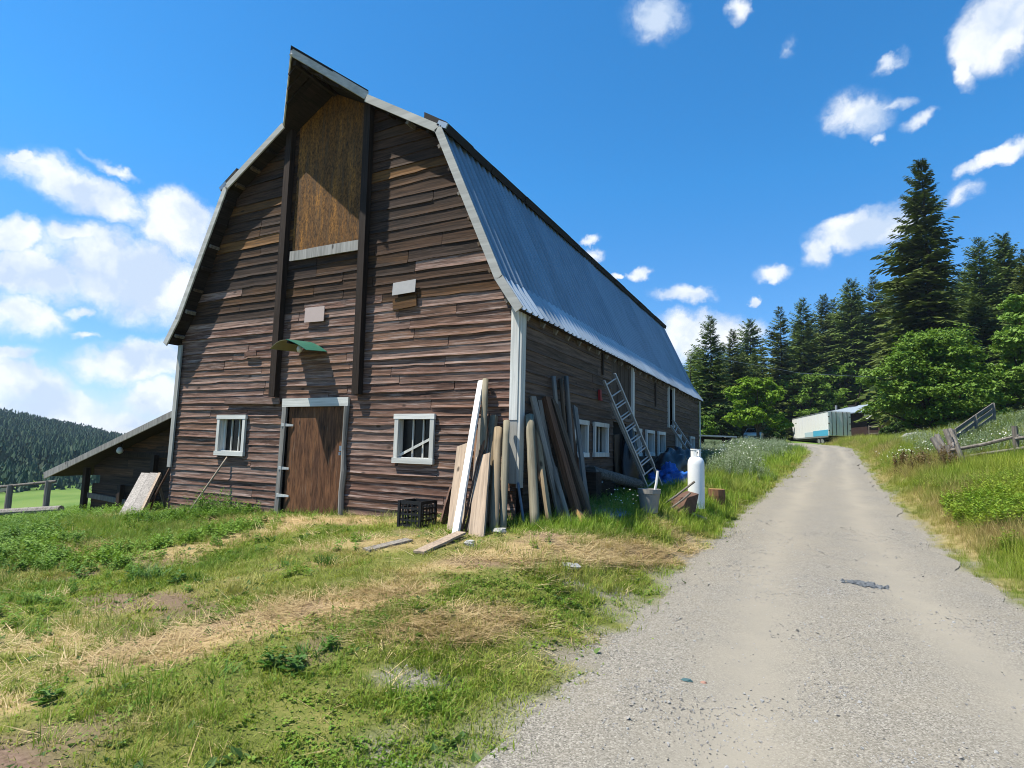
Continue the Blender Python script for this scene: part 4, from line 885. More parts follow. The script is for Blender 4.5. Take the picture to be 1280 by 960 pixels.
# board panel propped on the left and stick leaning on the front wall
pn = empty('leaning_panel', (-10.2, -.3, -.35), label='grey board panel propped on edge before the lean-to', cat='panel')
e0, e1, wv = Vector((-9.05, -1.16, -.2)), Vector((-10.36, .09, .80)), Vector((.56, .09, .0)); pnn = (e1 - e0).cross(wv).normalized()
def slab(p0, p1, w0, w1, t):
    vs = [p + wv * w + pnn * q for q in (0, t) for p, w in ((p0, w0), (p0, w1), (p1, w1), (p1, w0))]
    return MB().add(vs, [(3, 2, 1, 0), (4, 5, 6, 7), (0, 1, 5, 4), (1, 2, 6, 5), (2, 3, 7, 6), (3, 0, 4, 7)])
slab(e0, e1 - (e1 - e0) * .01, -.04, .43, .035).build('board', M['pale_board'], pn); slab(e0 - (e1 - e0) * .02, e1, .44, .92, .04).build('board', M['pale_board'], pn)
slab(e0, e1 + (e1 - e0) * .01, .91, 1.04, .07).build('edge_board', M['tan_wood'], pn)
MB().bar(e1 + wv * .8 - Vector((.0, .0, .08)), Vector((-9.75, .55, -.5)), .07, .06).build('prop', M['grey_wood'], pn)
leaner('shovel_handle', 'thin brown bent stick leaning at the left corner of the barn', 'stick', (-9.35, -.25, -.15), (-9.05, -.09, .95), .045, 0, M['red_wood'], None, True, 1, bend=.05)
leaner('stick', 'pale slim stick leaning under the small left window', 'stick', (-7.45, -.62, gz(-7.45, -.62)), (-7.05, -.07, 1.27), .04, 0, M['tan_wood'], None, True, 1)

# ------------------------------------------------------------------ fences
def rail_fence(name, lab, posts, rails, mat, pr=.075, group=None):
    f = empty(name, posts[0][0], label=lab, cat='fence', group=group)
    for b, t in posts: MB().tube([b, Vector(b).lerp(Vector(t), .5), t], [pr * 1.05, pr, pr * .92], 9, jit=.05).build('post', mat, f)
    for a, b, r in rails: MB().tube([a, Vector(a).lerp(Vector(b), .5) + Vector((0, 0, random.uniform(-.03, .02))), b], [r, r * .95, r * .85], 8, jit=.05).build('rail', mat, f)
    return f
P = lambda x, y, dz: (x, y, gz(x, y) + dz)
rail_fence('rail_fence', 'old grey post and rail fence on the right bank', [(P(9.65, 13.0, -.3), P(9.62, 12.95, .92)), (P(8.45, 14.0, -.3), P(8.22, 14.1, .62)), (P(8.62, 13.7, -.3), P(8.40, 13.8, .60)), (P(12.2, 12.0, -.3), P(12.2, 12.0, .95))],
           [(P(8.3, 14.05, .45), P(9.7, 12.9, .62), .055), (P(8.4, 13.95, .18), P(9.7, 12.9, .25), .05), (P(9.6, 12.9, .55), P(12.3, 12.0, .5), .055), (P(9.6, 12.9, .25), P(12.3, 12.0, .3), .05), (P(8.5, 13.9, .0), P(9.6, 13.0, -.02), .05)], M['grey_wood'])
rail_fence('fence_post_cluster', 'leaning split fence posts bunched at the bend of the fence', [(P(8.45, 15.0, -.2), P(8.02, 15.2, .85)), (P(8.55, 15.1, -.2), P(8.18, 15.4, .90)), (P(8.7, 15.2, -.2), P(8.45, 15.5, 1.0)), (P(8.85, 15.3, -.2), P(8.62, 15.8, .95))],
           [(P(8.6, 15.3, .5), P(8.35, 14.1, .5), .05), (P(8.7, 15.4, .25), P(8.45, 14.0, .2), .05)], M['grey_wood'], .09)
f3 = empty('broken_fence', P(10.4, 21, 0), label='tilted broken board fence panel in the silvery weeds uphill', cat='fence')
A, B = Vector(P(9.0, 17.5, .62)), Vector(P(11.35, 22.2, .98))
for k in range(3): MB().bar(A - Vector((0, 0, .24 * k)), B - Vector((0, 0, .24 * k)), .04, .15, seg=3, jit=.01).build('rail', M['grey_wood'], f3)
for t in (.03, .5, .97):
    q = A.lerp(B, t); MB().bar((q.x + .05, q.y, gz(q.x, q.y) - .3), (q.x + .03, q.y + .05, q.z + .1), .1, .1, (0, 1, 0)).build('post', M['grey_wood'], f3)
lf = [(-20.8, 1.7), (-19.6, 2.3), (-22.5, 1.0), (-24.5, .2)]
rail_fence('field_fence', 'grey wooden fence by the bright field at the far left', [((x, y, gz(x, y) - .3), (x, y, gz(x, y) + 1.30 - .0 * i)) for i, (x, y) in enumerate(lf)],
           [((-19.3, 2.4, gz(-19.6, 2.3) + 1.3), (-22.5, 1.0, gz(-22.5, 1) + 1.32), .05), ((-22.4, 1.0, gz(-22.5, 1) + 1.3), (-25, .1, gz(-25, .1) + 1.25), .05), ((-18.6, 2.3, gz(-19.2, 2.3) + .34), (-22.6, .8, gz(-22.5, 1) + .45), .13), ((-22.4, .9, gz(-22.5, 1) + .4), (-25, .0, gz(-25, 0) + .4), .12)], M['grey_wood'], .10)

# ------------------------------------------------------------------ far end: canopy, trailer, house, car, wire
cn = empty('wooden_canopy', (-.3, 26.5, gz(-.3, 26.5)), label='low flat topped wooden canopy just past the far barn corner', cat='canopy')
MB().box((-.3, 26.5, 2.50), (2.0, 1.7, .07), rot=(0, R(1.5), R(10))).build('roof', M['roof'], cn)
for x, y in ((-1.1, 25.9), (-1.15, 27.0), (.05, 26.2), (.0, 27.1)): MB().bar((x, y, gz(x, y) - .2), (x, y, 2.46), .11, .11, (0, 1, 0)).build('post', M['dark_wood'], cn)
MB().bar((.02, 26.0, 1.9), (.55, 26.0, 2.44), .07, .07).build('brace', M['grey_wood'], cn); MB().bar((-1.1, 25.85, 2.38), (.5, 26.1, 2.36), .06, .14).build('beam', M['dark_wood'], cn)
# trailer
rl, rr = Vector((6.42, 58.1)), Vector((8.75, 59.6)); fl = Vector((2.9, 73.2)); u = (rr - rl).normalized(); v = (fl - rl).normalized(); W_, L_ = 2.5, (fl - rl).length
def TP(a, b, z): p = rl + u * a + v * b; return (p.x, p.y, z)
tr = empty('box_trailer', (rl.x, rl.y, 2.6), label='white box semi trailer with a blue stripe parked across the bend', cat='trailer')
def tbox(a0, a1, b0, b1, z0, z1):
    vs = [TP(a, b, z) for z in (z0, z1) for a, b in ((a0, b0), (a1, b0), (a1, b1), (a0, b1))]
    return MB().add(vs, [(3, 2, 1, 0), (4, 5, 6, 7), (0, 1, 5, 4), (1, 2, 6, 5), (2, 3, 7, 6), (3, 0, 4, 7)])
Z0, Z1 = 3.5, 6.0
tbox(0, W_, 0, L_, Z0, Z1).build('box_body', M['white_metal'], tr)
for i in range(11): tbox(-.02, -.002, .3 + i * L_ / 11, .35 + i * L_ / 11, Z0 + .02, Z1 - .06).build('side_rib', M['white_metal'], tr)
tbox(-.026, -.004, .05, L_ * .36, Z0 + .02, Z0 + .62).build('stripe', M['cyan'], tr); tbox(-.026, -.004, L_ * .36 + .05, L_ * .6, Z0 + .02, Z0 + .55).build('stripe', M['cyan_pale'], tr)
tbox(-.04, .03, -.02, L_ * 1.0, Z0 - .16, Z0 + .0).build('lower_rail', M['galv'], tr); tbox(-.03, .03, -.02, L_, Z1 - .05, Z1 + .03).build('upper_rail', M['galv'], tr)
for k in range(2):
    dd = tbox(.06 + k * 1.20, 1.22 + k * 1.20, -.04, -.005, Z0 + .05, Z1 - .08); d_ = dd.build('rear_door', M['white_metal'], tr)
    for q in (.34, .80):
        p = .06 + k * 1.20 + q; tbox(p, p + .05, -.09, -.045, Z0 + .02, Z1 - .05).build('lock_rod', M['steel_dark'], d_)
    for zz in (.5, 1.2, 1.9): tbox(.02 + k * 2.30, .16 + k * 2.30, -.08, -.045, Z0 + zz, Z0 + zz + .09).build('hinge', M['steel_dark'], d_)
tbox(.2, W_ - .2, .1, L_ - 1, Z0 - .40, Z0 - .165).build('chassis', M['steel_dark'], tr); tbox(.1, W_ - .1, .0, .12, Z0 - .75, Z0 - .45).build('bumper', M['steel_dark'], tr)
for b in (2.3, 3.6):
    for a in (.25, W_ - .25):
        mb = MB(); c = Vector(TP(a, b, 3.0)); ax = Vector((u.x, u.y, 0)); mb.tube([c - ax * .2, c - ax * .17, c + ax * .17, c + ax * .2], [.42, .48, .48, .42], 18); w_ = mb.build('wheel', M['rubber'], tr)
        MB().tube([c - ax * .215, c + ax * .215], .24, 14).build('rim', M['galv'], w_)
for a in (.5, W_ - .5): MB().bar(TP(a, L_ - 3, 2.7), TP(a, L_ - 3, Z0 - .2), .12, .12, (0, 1, 0)).build('landing_leg', M['steel_dark'], tr)
# house behind
hs = empty('farm_house', (8.5, 74, 3.2), label='low house with pale blue metal roof behind the white trailer', cat='house')
H0 = Vector((3.0, 74.0)); hu = Vector((10.6, 69.2)) - Vector((3.2, 73.0)); hl = hu.length; hu.normalize(); hv = Vector((-hu.y, hu.x)); hl = 15.5
def HP(a, b, z): p = H0 + hu * a + hv * b; return (p.x, p.y, z)
def hz_(a, z): return z + a * .085
vs = [HP(1.2, .8, 2.6), HP(hl - .6, .8, 2.9), HP(hl - .6, 8, 2.9), HP(1.2, 8, 2.6), HP(1.2, .8, 6.15), HP(hl - .6, .8, hz_(hl, 6.0)), HP(hl - .6, 8, hz_(hl, 6.0)), HP(1.2, 8, 6.15)]
MB().add(vs, [(0, 1, 5, 4), (1, 2, 6, 5), (2, 3, 7, 6), (3, 0, 4, 7), (4, 5, 6, 7)]).build('wall', M['house_wall'], hs)
q = [HP(0, 0, 6.05), HP(hl, 0, hz_(hl, 6.05)), HP(hl, 4.5, hz_(hl, 8.0)), HP(1.0, 4.5, 7.05)]
hr = MB().add(q + [(a, b, c - .12) for a, b, c in q], [(0, 1, 2, 3), (7, 6, 5, 4), (0, 4, 5, 1), (1, 5, 6, 2), (2, 6, 7, 3), (3, 7, 4, 0)]).build('roof', M['house_roof'], hs)
q2 = [HP(1.0, 4.53, 7.04), HP(hl, 4.53, hz_(hl, 7.98)), HP(hl, 9, hz_(hl, 6.3)), HP(0, 9, 5.9)]
MB().add(q2 + [(a, b, c - .12) for a, b, c in q2], [(0, 1, 2, 3), (7, 6, 5, 4), (0, 4, 5, 1), (1, 5, 6, 2), (2, 6, 7, 3), (3, 7, 4, 0)]).build('back_roof', M['house_roof'], hs)
p = Vector(HP(4.4, 2.2, 7.2)); MB().tube([p - Vector((0, 0, .3)), p + Vector((0, 0, .55))], .13, 8).build('vent_pipe', M['galv'], hr)
MB().box(HP(6.2, 2.6, 7.65), (.9, .6, .14), rot=(0, -.08, -.5)).build('skylight', M['steel_dark'], hr)
for a in (8.5, 11): MB().add([HP(a, .77, 4.6), HP(a + 1.1, .77, 4.6), HP(a + 1.1, .77, 5.7), HP(a, .77, 5.7)], [(0, 1, 2, 3)]).build('window', M['glass'], hs)
for z in (4.1, 4.9): MB().bar(HP(9.5, -1.3, z), HP(15, -1.3, z + .1), .08, .09).build('porch_rail', M['grey_wood'], hs)
for a in (9.5, 11.3, 13.1, 15): MB().bar(HP(a, -1.3, 3.0), HP(a, -1.3, 5.0), .1, .1, (0, 1, 0)).build('porch_post', M['grey_wood'], hs)
dish = empty('satellite_dish', HP(9.3, -.9, 6.2), label='small white satellite dish at the house eave beside the trailer', cat='satellite dish')
c = Vector(HP(9.3, -.9, 6.15)); n = 14; vs = [c + Vector((0, 0, 0))] + [c + Vector((.42 * math.cos(2 * math.pi * k / n), -.16, .42 * math.sin(2 * math.pi * k / n))) for k in range(n)]
MB().add(vs, [(0, 1 + k, 1 + (k + 1) % n) for k in range(n)] + [(0, 1 + (k + 1) % n, 1 + k) for k in range(n)]).build('dish', M['white_metal'], dish); MB().bar(c + Vector((0, .01, 0)), c + Vector((.1, .9, -.3)), .06, .06).build('arm', M['galv'], dish)
# parked car, front towards us
cp = Vector((-.75, 58.0, gz(-.75, 58.0) + .02)); cr = empty('parked_car', cp, label='white car parked in tall grass left of the trailer', cat='car')
prof = [(-.0, .35), (0, .85), (.25, .98), (1.05, 1.05), (1.75, 1.55), (3.2, 1.55), (3.9, 1.1), (4.3, 1.0), (4.4, .35)]
n = len(prof); mb = MB(); mb.add([(cp.x + s * (.86 if z < 1.2 else .66), cp.y + y, cp.z + z) for s in (-1, 1) for y, z in prof], [tuple(range(n)), tuple(range(2 * n - 1, n - 1, -1))] + [(n + i, n + (i + 1) % n, (i + 1) % n, i) for i in range(n)]); mb.build('body', M['white_metal'], cr)
MB().add([(cp.x + x, cp.y + y - .02, cp.z + z + .01) for x, y, z in ((-.72, 1.12, 1.12), (.72, 1.12, 1.12), (.58, 1.68, 1.5), (-.58, 1.68, 1.5))], [(0, 1, 2, 3)]).build('windscreen', M['glass'], cr)
for s in (-1, 1):
    MB().box((cp.x + s * .64, cp.y - .01, cp.z + .78), (.3, .06, .14)).build('headlight', M['galv'], cr)
    for y in (.85, 3.5): c = cp + Vector((s * .78, y, .32)); MB().tube([c - Vector((.1, 0, 0)), c + Vector((.1, 0, 0))], .33, 14).build('wheel', M['rubber'], cr)
MB().box((cp.x, cp.y - .02, cp.z + .6), (.9, .05, .14)).build('grille', M['steel_dark'], cr); MB().box((cp.x, cp.y - .05, cp.z + .45), (1.65, .1, .14)).build('bumper', M['white_metal'], cr)
wp = [(-.1, 18.2, 6.45), (.35, 22.97, 6.5), (4.08, 29.4, 6.40), (8.57, 33.97, 6.52), (13.3, 37.5, 7.2), (17.4, 40.5, 8.25), (24, 45, 10.5)]
o = MB().tube([(a, b, c) for a, b, c in wp], .013, 6).build('power_line', M['galv']); tag(o, 'thin pale overhead wire sagging across the trees', 'wire')

# ------------------------------------------------------------------ trees
def conifer_mesh(H, Rb, nw, nb, ntw, seed, mat, base=.06, droop=.35, rag=.25, power=.85):
    rg = np.random.default_rng(seed); n = nw * nb
    hf = base + (1 - base) * (np.repeat(np.arange(nw), nb) + rg.uniform(0, .9, n)) / nw
    hf = np.clip(hf, base, .995); az = rg.uniform(0, 2 * np.pi, n) + np.repeat(np.arange(nw) * 2.4, nb)
    side = 1 + .22 * np.sin(az + seed) + .12 * np.sin(az * 2 + hf * 17 + seed * 2)
    L = (Rb * (1 - hf) ** power * side * rg.uniform(1 - rag, 1 + rag * .6, n)) + .12
    L = np.where(rg.random(n) < .10, L * .5, L)
    s0 = np.interp(hf, [0, .4, .85, 1], [-.18, .0, .45, 1.1]) + rg.normal(0, .08, n); d0 = droop * np.interp(hf, [0, .6, 1], [1.2, .8, .2])
    o = np.stack([np.cos(az), np.sin(az), 0 * az], 1); sd = np.stack([-np.sin(az), np.cos(az), 0 * az], 1); up = np.array([0, 0, 1.0])
    pt = lambda t: o * (L * t)[:, None] + up * (hf * H + L * (s0 * t - d0 * t * t + .16 * t ** 3))[:, None]
    V = []; F = []; c = 0
    ts = np.linspace(.12, .98, ntw)
    for i, t in enumerate(ts):
        for sgn in ((-1, 1) if i < ntw - 1 else (-1, 1, 0)):
            tt = np.clip(t + rg.uniform(-.04, .04, n), .05, 1); p = pt(tt); ln = (L * .40 * (1 - .62 * tt) + .10 + .015 * H * .1) * rg.uniform(.7, 1.3, n)
            dirn = o * (.55 + rg.uniform(-.1, .2, n))[:, None] + sd * (sgn * .85 + rg.normal(0, .12, n))[:, None] - up * (.22 + .5 * droop * rg.random(n))[:, None]
            dirn /= np.linalg.norm(dirn, axis=1)[:, None]; tip = p + dirn * ln[:, None]
            wv = o * (ln * .26)[:, None] + up * rg.uniform(-.10, .10, n)[:, None] * ln[:, None]
            mid = p + dirn * (ln * .5)[:, None] - up * (ln * .06)[:, None]
            V += [p - wv * .5, mid - wv * .75, tip, mid + wv * .75]; idx = np.arange(n)[:, None] * 1 + c + np.array([0, n, 2 * n, 3 * n])[None]; F.append(idx); c += 4 * n
    return np_mesh('crown', np.concatenate(V), np.concatenate(F), [mat])
def trunk_mesh(H, r, seed, mat, lean=0, top=.97):
    mb = MB(); rg = random.Random(seed); n = 8
    mb.tube([(lean * (i / n) ** 2 * H + rg.uniform(-.01, .01) * H * .2, rg.uniform(-.01, .01) * H * .2, -.4 + (H * top + .4) * i / n) for i in range(n + 1)], [r * (1.25 if i == 0 else 1) * (1 - i / n * .93) for i in range(n + 1)], 9, jit=.06)
    me = bpy.data.meshes.new('trunk'); me.from_pydata(mb.v, [], mb.f); me.materials.append(mat); me.polygons.foreach_set('use_smooth', [True] * len(me.polygons)); return me
def tree(name, crown, trunk, x, y, lab, scale=1.0, rz=0, group=None, z=None, sz=None, cat='tree'):
    r = empty(name, (x, y, gz(x, y) - .15 if z is None else z), rz, label=lab, cat=cat, group=group); r.scale = (scale, scale, sz or scale)
    c = link('crown', crown, r); t = link('trunk', trunk, r); return r
CON = [(conifer_mesh(16, (4.4, 4.8, 5.2, 4.0, 4.4, 3.6)[k], (32, 34, 34, 30, 24, 30)[k], 11, 9, 40 + k, M['cone_dark'] if k % 2 else M['cone_mid'], droop=.3 + .1 * (k % 3), rag=(.28, .28, .35, .25, .5, .4)[k], power=(.72, .85, .7, .8, .62, .9)[k]), trunk_mesh(16, .22, k, M['bark'])) for k in range(6)]
big = conifer_mesh(22.6, 4.9, 46, 11, 13, 99, M['cone_dark'], base=.13, droop=.40, rag=.34, power=.72)
tree('spruce_tree', big, trunk_mesh(22.6, .42, 5, M['bark']), 14.48, 52.38, 'tallest dark spruce towering above the whole tree line', sz=1.10)
NAMED = [(-4.52, 55.5, 13.1, 0, 'pointed spruce nearest to the far roof end of the barn'), (-2.89, 60.9, 12.4, 1, 'shorter spruce second from the far roof end of the barn'),
         (-2.7, 84.5, 17.2, 2, 'spruce right above the bright round maple'), (1.77, 76.2, 17.2, 3, 'dark fir rising just right of the bright maple'), (4.6, 86.0, 19.8, 0, 'slim dark fir above the left end of the trailer'),
         (7.8, 95, 22, 1, 'dark fir standing above the trailer rear doors'), (11.1, 89.2, 22.5, 2, 'tall fir above the blue house roof, left of its twin'), (14.1, 90.7, 22.2, 3, 'tall fir above the blue house roof, nearest the great spruce'),
         (21.13, 65.2, 17.7, 0, 'pointed fir immediately right of the great spruce'), (24.02, 68.8, 18.2, 2, 'slender fir second to the right of the great spruce'), (21.8, 54.8, 13.3, 1, 'dark fir at the right picture edge above the poplar')]
for x, y, h, k, lab in NAMED: tree('fir_tree', *CON[k], x, y, lab, h / 16 * random.uniform(.95, 1.05), random.uniform(0, 6), 'conifers behind the farm', sz=h / 16 * 1.07)
rg = np.random.default_rng(11); nfill = 0
for x, y, h in [(-7.5,62,9.8),(-6.5,61.2,11.5),(-8.6,81.6,11.6),(-6.5,74.8,13.1),(-4.3,63.5,11.4),(-5.8,84,10.7),(-2.9,67,9.7),(-3.3,82.1,12.8),(-2.4,66,10),(-.7,76.9,12.5),(-1.3,73,12.3),(1.2,79,12.8),(2.1,83.2,13),(3,100.2,16.3),(4.3,98.6,18.6),(5.8,104.8,22),(6.7,100.5,18.8),(8.2,98.5,20.8),(9.9,108.8,23.8),(10.3,97.7,21.5),(11.9,107.1,25.8),(12.7,104.8,25),(14.3,114.5,24.5),(14.6,103.1,20.9),(17.3,115.9,22.8),(17,102.7,19.4),(20,117.3,24.9),(19.2,102.8,23.2),(16.8,78.6,17.7),(18.1,83.3,15.8),(17.1,71.9,17.6),(18.2,75.4,15.8),(19.4,78.7,16.9),(22.2,87.9,19.5),(21.3,78.5,16.7),(21.7,77.2,16.4),(22.9,79.9,15.6),(21.7,71.3,17.3),(21.3,67.1,15.3),(24.7,77.9,18.3),(28.2,88.7,20),(30.2,92.8,22.9),(29.5,87.3,17.5),(29.5,83.8,17.3),(33.9,96.4,19.1),(35.5,97.9,21.9),(28.8,72.7,16.6),(18.8,58,12.5),(17.5,64,15),(27,62,15),(25,57,12),(29,66,16),(22.8,50,9),(19.5,49,8.5),(-11,60,10),(-13,66,11),(15.5,66,13)]:
    k = int(rg.integers(6)); tree('fir_tree', *CON[k], x + rg.uniform(-.4, .4), y + rg.uniform(-.5, .5), 'dark conifer within the dense stand behind the trailer and house', h / 16 * rg.uniform(.95, 1.25), rg.uniform(0, 6), 'conifers of the dense stand', sz=h / 16 * rg.uniform(.95, 1.1))
sp = conifer_mesh(7.4, 1.5, 11, 4, 7, 71, M['cone_mid'], base=.35, droop=.25, rag=.45, power=.5)
tree('pine_tree', sp, trunk_mesh(7.4, .12, 9, M['bark']), -3.62, 37.5, 'thin sparse young pine right behind the far barn corner')
def leafy_crown(blobs, nleaf, size, seed, mat, flat=.5):
    """blobs: (centre, radii); small leaf faces in clumps spread through each blob's volume"""
    rg = np.random.default_rng(seed); V = []; tot = sum((b[1][0] * b[1][1] * b[1][2]) ** .67 for b in blobs)
    for c, r in blobs:
        share = (r[0] * r[1] * r[2]) ** .67 / tot; m = max(6, int(nleaf * share / 70))
        d = rg.normal(size=(m, 3)); d /= np.linalg.norm(d, axis=1)[:, None]; rad = rg.uniform(.45, 1.05, m) ** .6
        cc = np.array(c) + d * rad[:, None] * np.array(r); sub = rg.uniform(.12, .26, m)
        n = 70; o = rg.normal(size=(m, n, 3)) * np.array([1, 1, .5]) * (sub * np.mean(r))[:, None, None]; p = (cc[:, None] + o).reshape(-1, 3)
        k = len(p); nn = rg.normal(size=(k, 3)) + np.array([0, 0, 1.0]) * (1 + flat) + (p - np.array(c)) / np.mean(r) * .5; nn /= np.linalg.norm(nn, axis=1)[:, None]
        a = np.cross(nn, rg.normal(size=(k, 3))); a /= np.linalg.norm(a, axis=1)[:, None]; b = np.cross(nn, a); s = size * rg.uniform(.5, 1.55, k)[:, None]
        V.append(np.stack([p - a * s, p - b * s * .5 - nn * s * .1, p + a * s * 1.1 - nn * s * .25, p + b * s * .5 - nn * s * .1], 1).reshape(-1, 3))
    V = np.concatenate(V); return np_mesh('crown', V, np.arange(len(V)).reshape(-1, 4), [mat])
def broad_tree(name, lab, x, y, H, W, nleaf, size, seed, mat, bole=.22, nb=16, flat=.5, cat='tree', shape=1.0):
    rg = random.Random(seed); z0 = gz(x, y); r = empty(name, (x, y, z0), label=lab, cat=cat); blobs = []
    for i in range(nb):
        t = (i + .5) / nb; zz = H * (bole + (1 - bole) * (.12 + .80 * t)); prof = math.sin(min(1, (1 - t) * .9 + .18) * math.pi * .62) * shape
        a = i * 2.4 + rg.uniform(-.5, .5); rr = W * .5 * prof * rg.uniform(.3, 1.0); br = W * rg.uniform(.10, .215)
        blobs.append(((math.cos(a) * rr, math.sin(a) * rr, zz), (br * 1.15, br * 1.15, br * .72)))
    link('crown', leafy_crown(blobs, nleaf, size, seed, mat, flat), r)
    mb = MB(); mb.tube([(0, 0, -.3), (rg.uniform(-.1, .1), 0, H * bole), (rg.uniform(-.2, .2), rg.uniform(-.2, .2), H * .8)], [W * .035, W * .028, W * .008], 9, jit=.06)
    for c, q in blobs[::2]: mb.tube([(0, 0, H * bole * rg.uniform(.7, 1.3)), (c[0] * .5, c[1] * .5, (H * bole + c[2]) * .52), c], [W * .018, W * .012, W * .004], 6, jit=.06)
    me = bpy.data.meshes.new('trunk'); me.from_pydata(mb.v, [], mb.f); me.materials.append(M['bark']); link('trunk', me, r); return r
broad_tree('maple_tree', 'bright green rounded maple left of the white trailer', .4, 49.5, 6.3, 4.7, 26000, .125, 5, M['maple'], .22, 18)
broad_tree('broadleaf_tree', 'medium green leafy tree rising behind the trailer', 4.6, 76.5, 9.6, 7.5, 16000, .2, 6, M['willow'], .15, 16)
broad_tree('broadleaf_tree', 'leafy green tree behind the ridge of the blue house roof', 10.0, 86.0, 11.5, 8, 9000, .26, 16, M['willow'], .15, 16)
broad_tree('walnut_tree', 'large spreading leafy tree on the bank right of the house', 11.6, 36.0, 7.0, 6.9, 56000, .10, 8, M['willow'], .05, 34, .9)
broad_tree('poplar_tree', 'light green leafy tree at the right edge on top of the bank', 16.6, 37.0, 9.0, 4.4, 34000, .10, 9, M['brightleaf'], .12, 26)
0 and broad_tree('broadleaf_tree', 'leafy tree between the large spreading tree and the poplar', 15.2, 45.0, 5.0, 5.0, 16000, .12, 19, M['willow'], .1, 14)
for x, y, H, W, mt, lab in ((1.6, 60.5, 2.3, 2.4, 'bush', 'dark green rounded bush touching the left end of the trailer'), (-3.6, 54, 4.2, 3.2, 'bush', 'dark bush below the pointed spruce by the barn end'), (-4.6, 50, 3.0, 3.2, 'willow', 'low leafy bush just beyond the far barn corner'),
                          (12.6, 62.0, 1.6, 2.4, 'bush', 'dark bush in front of the house porch'), (13.2, 30.2, 1.5, 2.4, 'bush', 'low dark bush beneath the large spreading tree'), (-.9, 66.5, 3.2, 3.0, 'bush', 'dark bush behind the white parked car')):
    broad_tree('bush', lab, x, y, H, W, 5000, .14, int(x * 10 + 400), M[mt], .05, 9, .6, 'bush')
sap = tree('young_tree', conifer_mesh(4.5, .5, 6, 3, 5, 77, M['cone_mid'], base=.5), trunk_mesh(4.2, .06, 3, M['grey_wood']), 15.2, 31.8, 'thin pale bare trunk standing at the right edge of the bank')

# ------------------------------------------------------------------ scattered plants (masses nobody could count)
def blades(n, h, spread, w, bend, seed, seg=2, flat=0.0, mat=None):
    rg = np.random.default_rng(seed); V = []; F = []
    for i in range(n):
        a = rg.uniform(0, 6.28); r = spread * math.sqrt(rg.random()); b = np.array([r * math.cos(a), r * math.sin(a), -.02]); hh = h * rg.uniform(.45, 1.1); a2 = a + rg.normal(0, 1.1); dr = np.array([math.cos(a2), math.sin(a2), 0]); sd = np.array([-dr[1], dr[0], 0]); ww = w * rg.uniform(.7, 1.3); k = bend * rg.uniform(.3, 1.5)
        c = len(V)
        for s in range(seg + 1):
            t = s / seg; p = b + np.array([0, 0, hh * (t - flat * t) * (1 - .25 * k * t)]) + dr * hh * (k * t * t + flat * t); e = ww * (1 - t) ** .7 * .5
            if s < seg: V += [p - sd * e, p + sd * e]
            else: V.append(p)
        for s in range(seg - 1): F.append((c + 2 * s, c + 2 * s + 1, c + 2 * s + 3, c + 2 * s + 2))
        F.append((c + 2 * seg - 2, c + 2 * seg - 1, c + 2 * seg))
    me = bpy.data.meshes.new('clump'); me.from_pydata([tuple(v) for v in V], [], F); me.materials.append(mat); return bpy.data.objects.new('clump', me)
def stems(n, h, spread, leaf, nl, seed, mats, flower=0, lean=.25, upl=.3, narrow=.32):
    rg = np.random.default_rng(seed); mb = MB()
    for i in range(n):
        a = rg.uniform(0, 6.28); r = spread * rg.random(); b = Vector((r * math.cos(a), r * math.sin(a), -.03)); hh = h * rg.uniform(.6, 1.1); tp = b + Vector((math.cos(a) * lean * hh * rg.random(), math.sin(a) * lean * hh * rg.random(), hh))
        mb.cm = 0; mb.add([b + Vector((.004, 0, 0)), b - Vector((.004, 0, 0)), tp], [(0, 1, 2)])
        for j in range(nl):
            t = .15 + .83 * (j + rg.random()) / nl; p = b.lerp(tp, t); q = rg.uniform(0, 6.28); d = Vector((math.cos(q), math.sin(q), upl + rg.normal(0, .25))); L = leaf * (1.15 - .6 * t) * rg.uniform(.7, 1.3); s = Vector((-d.y, d.x, 0)).normalized() * L * narrow
            m_ = p + d * L * .5 + Vector((0, 0, L * .06)); mb.add([p, m_ - s, p + d * L - Vector((0, 0, L * .15)), m_ + s], [(0, 1, 2, 3)])
        if flower:
            mb.cm = 1; e = Vector((rg.normal(0, .4), rg.normal(0, .4), 1)).normalized(); u = e.orthogonal().normalized() * flower; w = e.cross(u); mb.add([tp + u * math.cos(k * 1.047) + w * math.sin(k * 1.047) for k in range(6)], [tuple(range(6))])
    me = bpy.data.meshes.new('plant'); me.from_pydata(mb.v, [], mb.f)
    for mm in mats: me.materials.append(mm)
    me.polygons.foreach_set('material_index', mb.mi); return bpy.data.objects.new('plant', me)
def pebble(seed, mat):
    rg = np.random.default_rng(seed); n = 6; V = [(0, 0, 1), (0, 0, -.6)] + [(math.cos(k * 1.047) * rg.uniform(.7, 1.2), math.sin(k * 1.047) * rg.uniform(.6, 1), rg.uniform(-.2, .3)) for k in range(n)]
    me = bpy.data.meshes.new('pebble'); me.from_pydata(V, [], [(0, 2 + k, 2 + (k + 1) % n) for k in range(n)] + [(1, 2 + (k + 1) % n, 2 + k) for k in range(n)]); me.materials.append(mat); return bpy.data.objects.new('pebble', me)
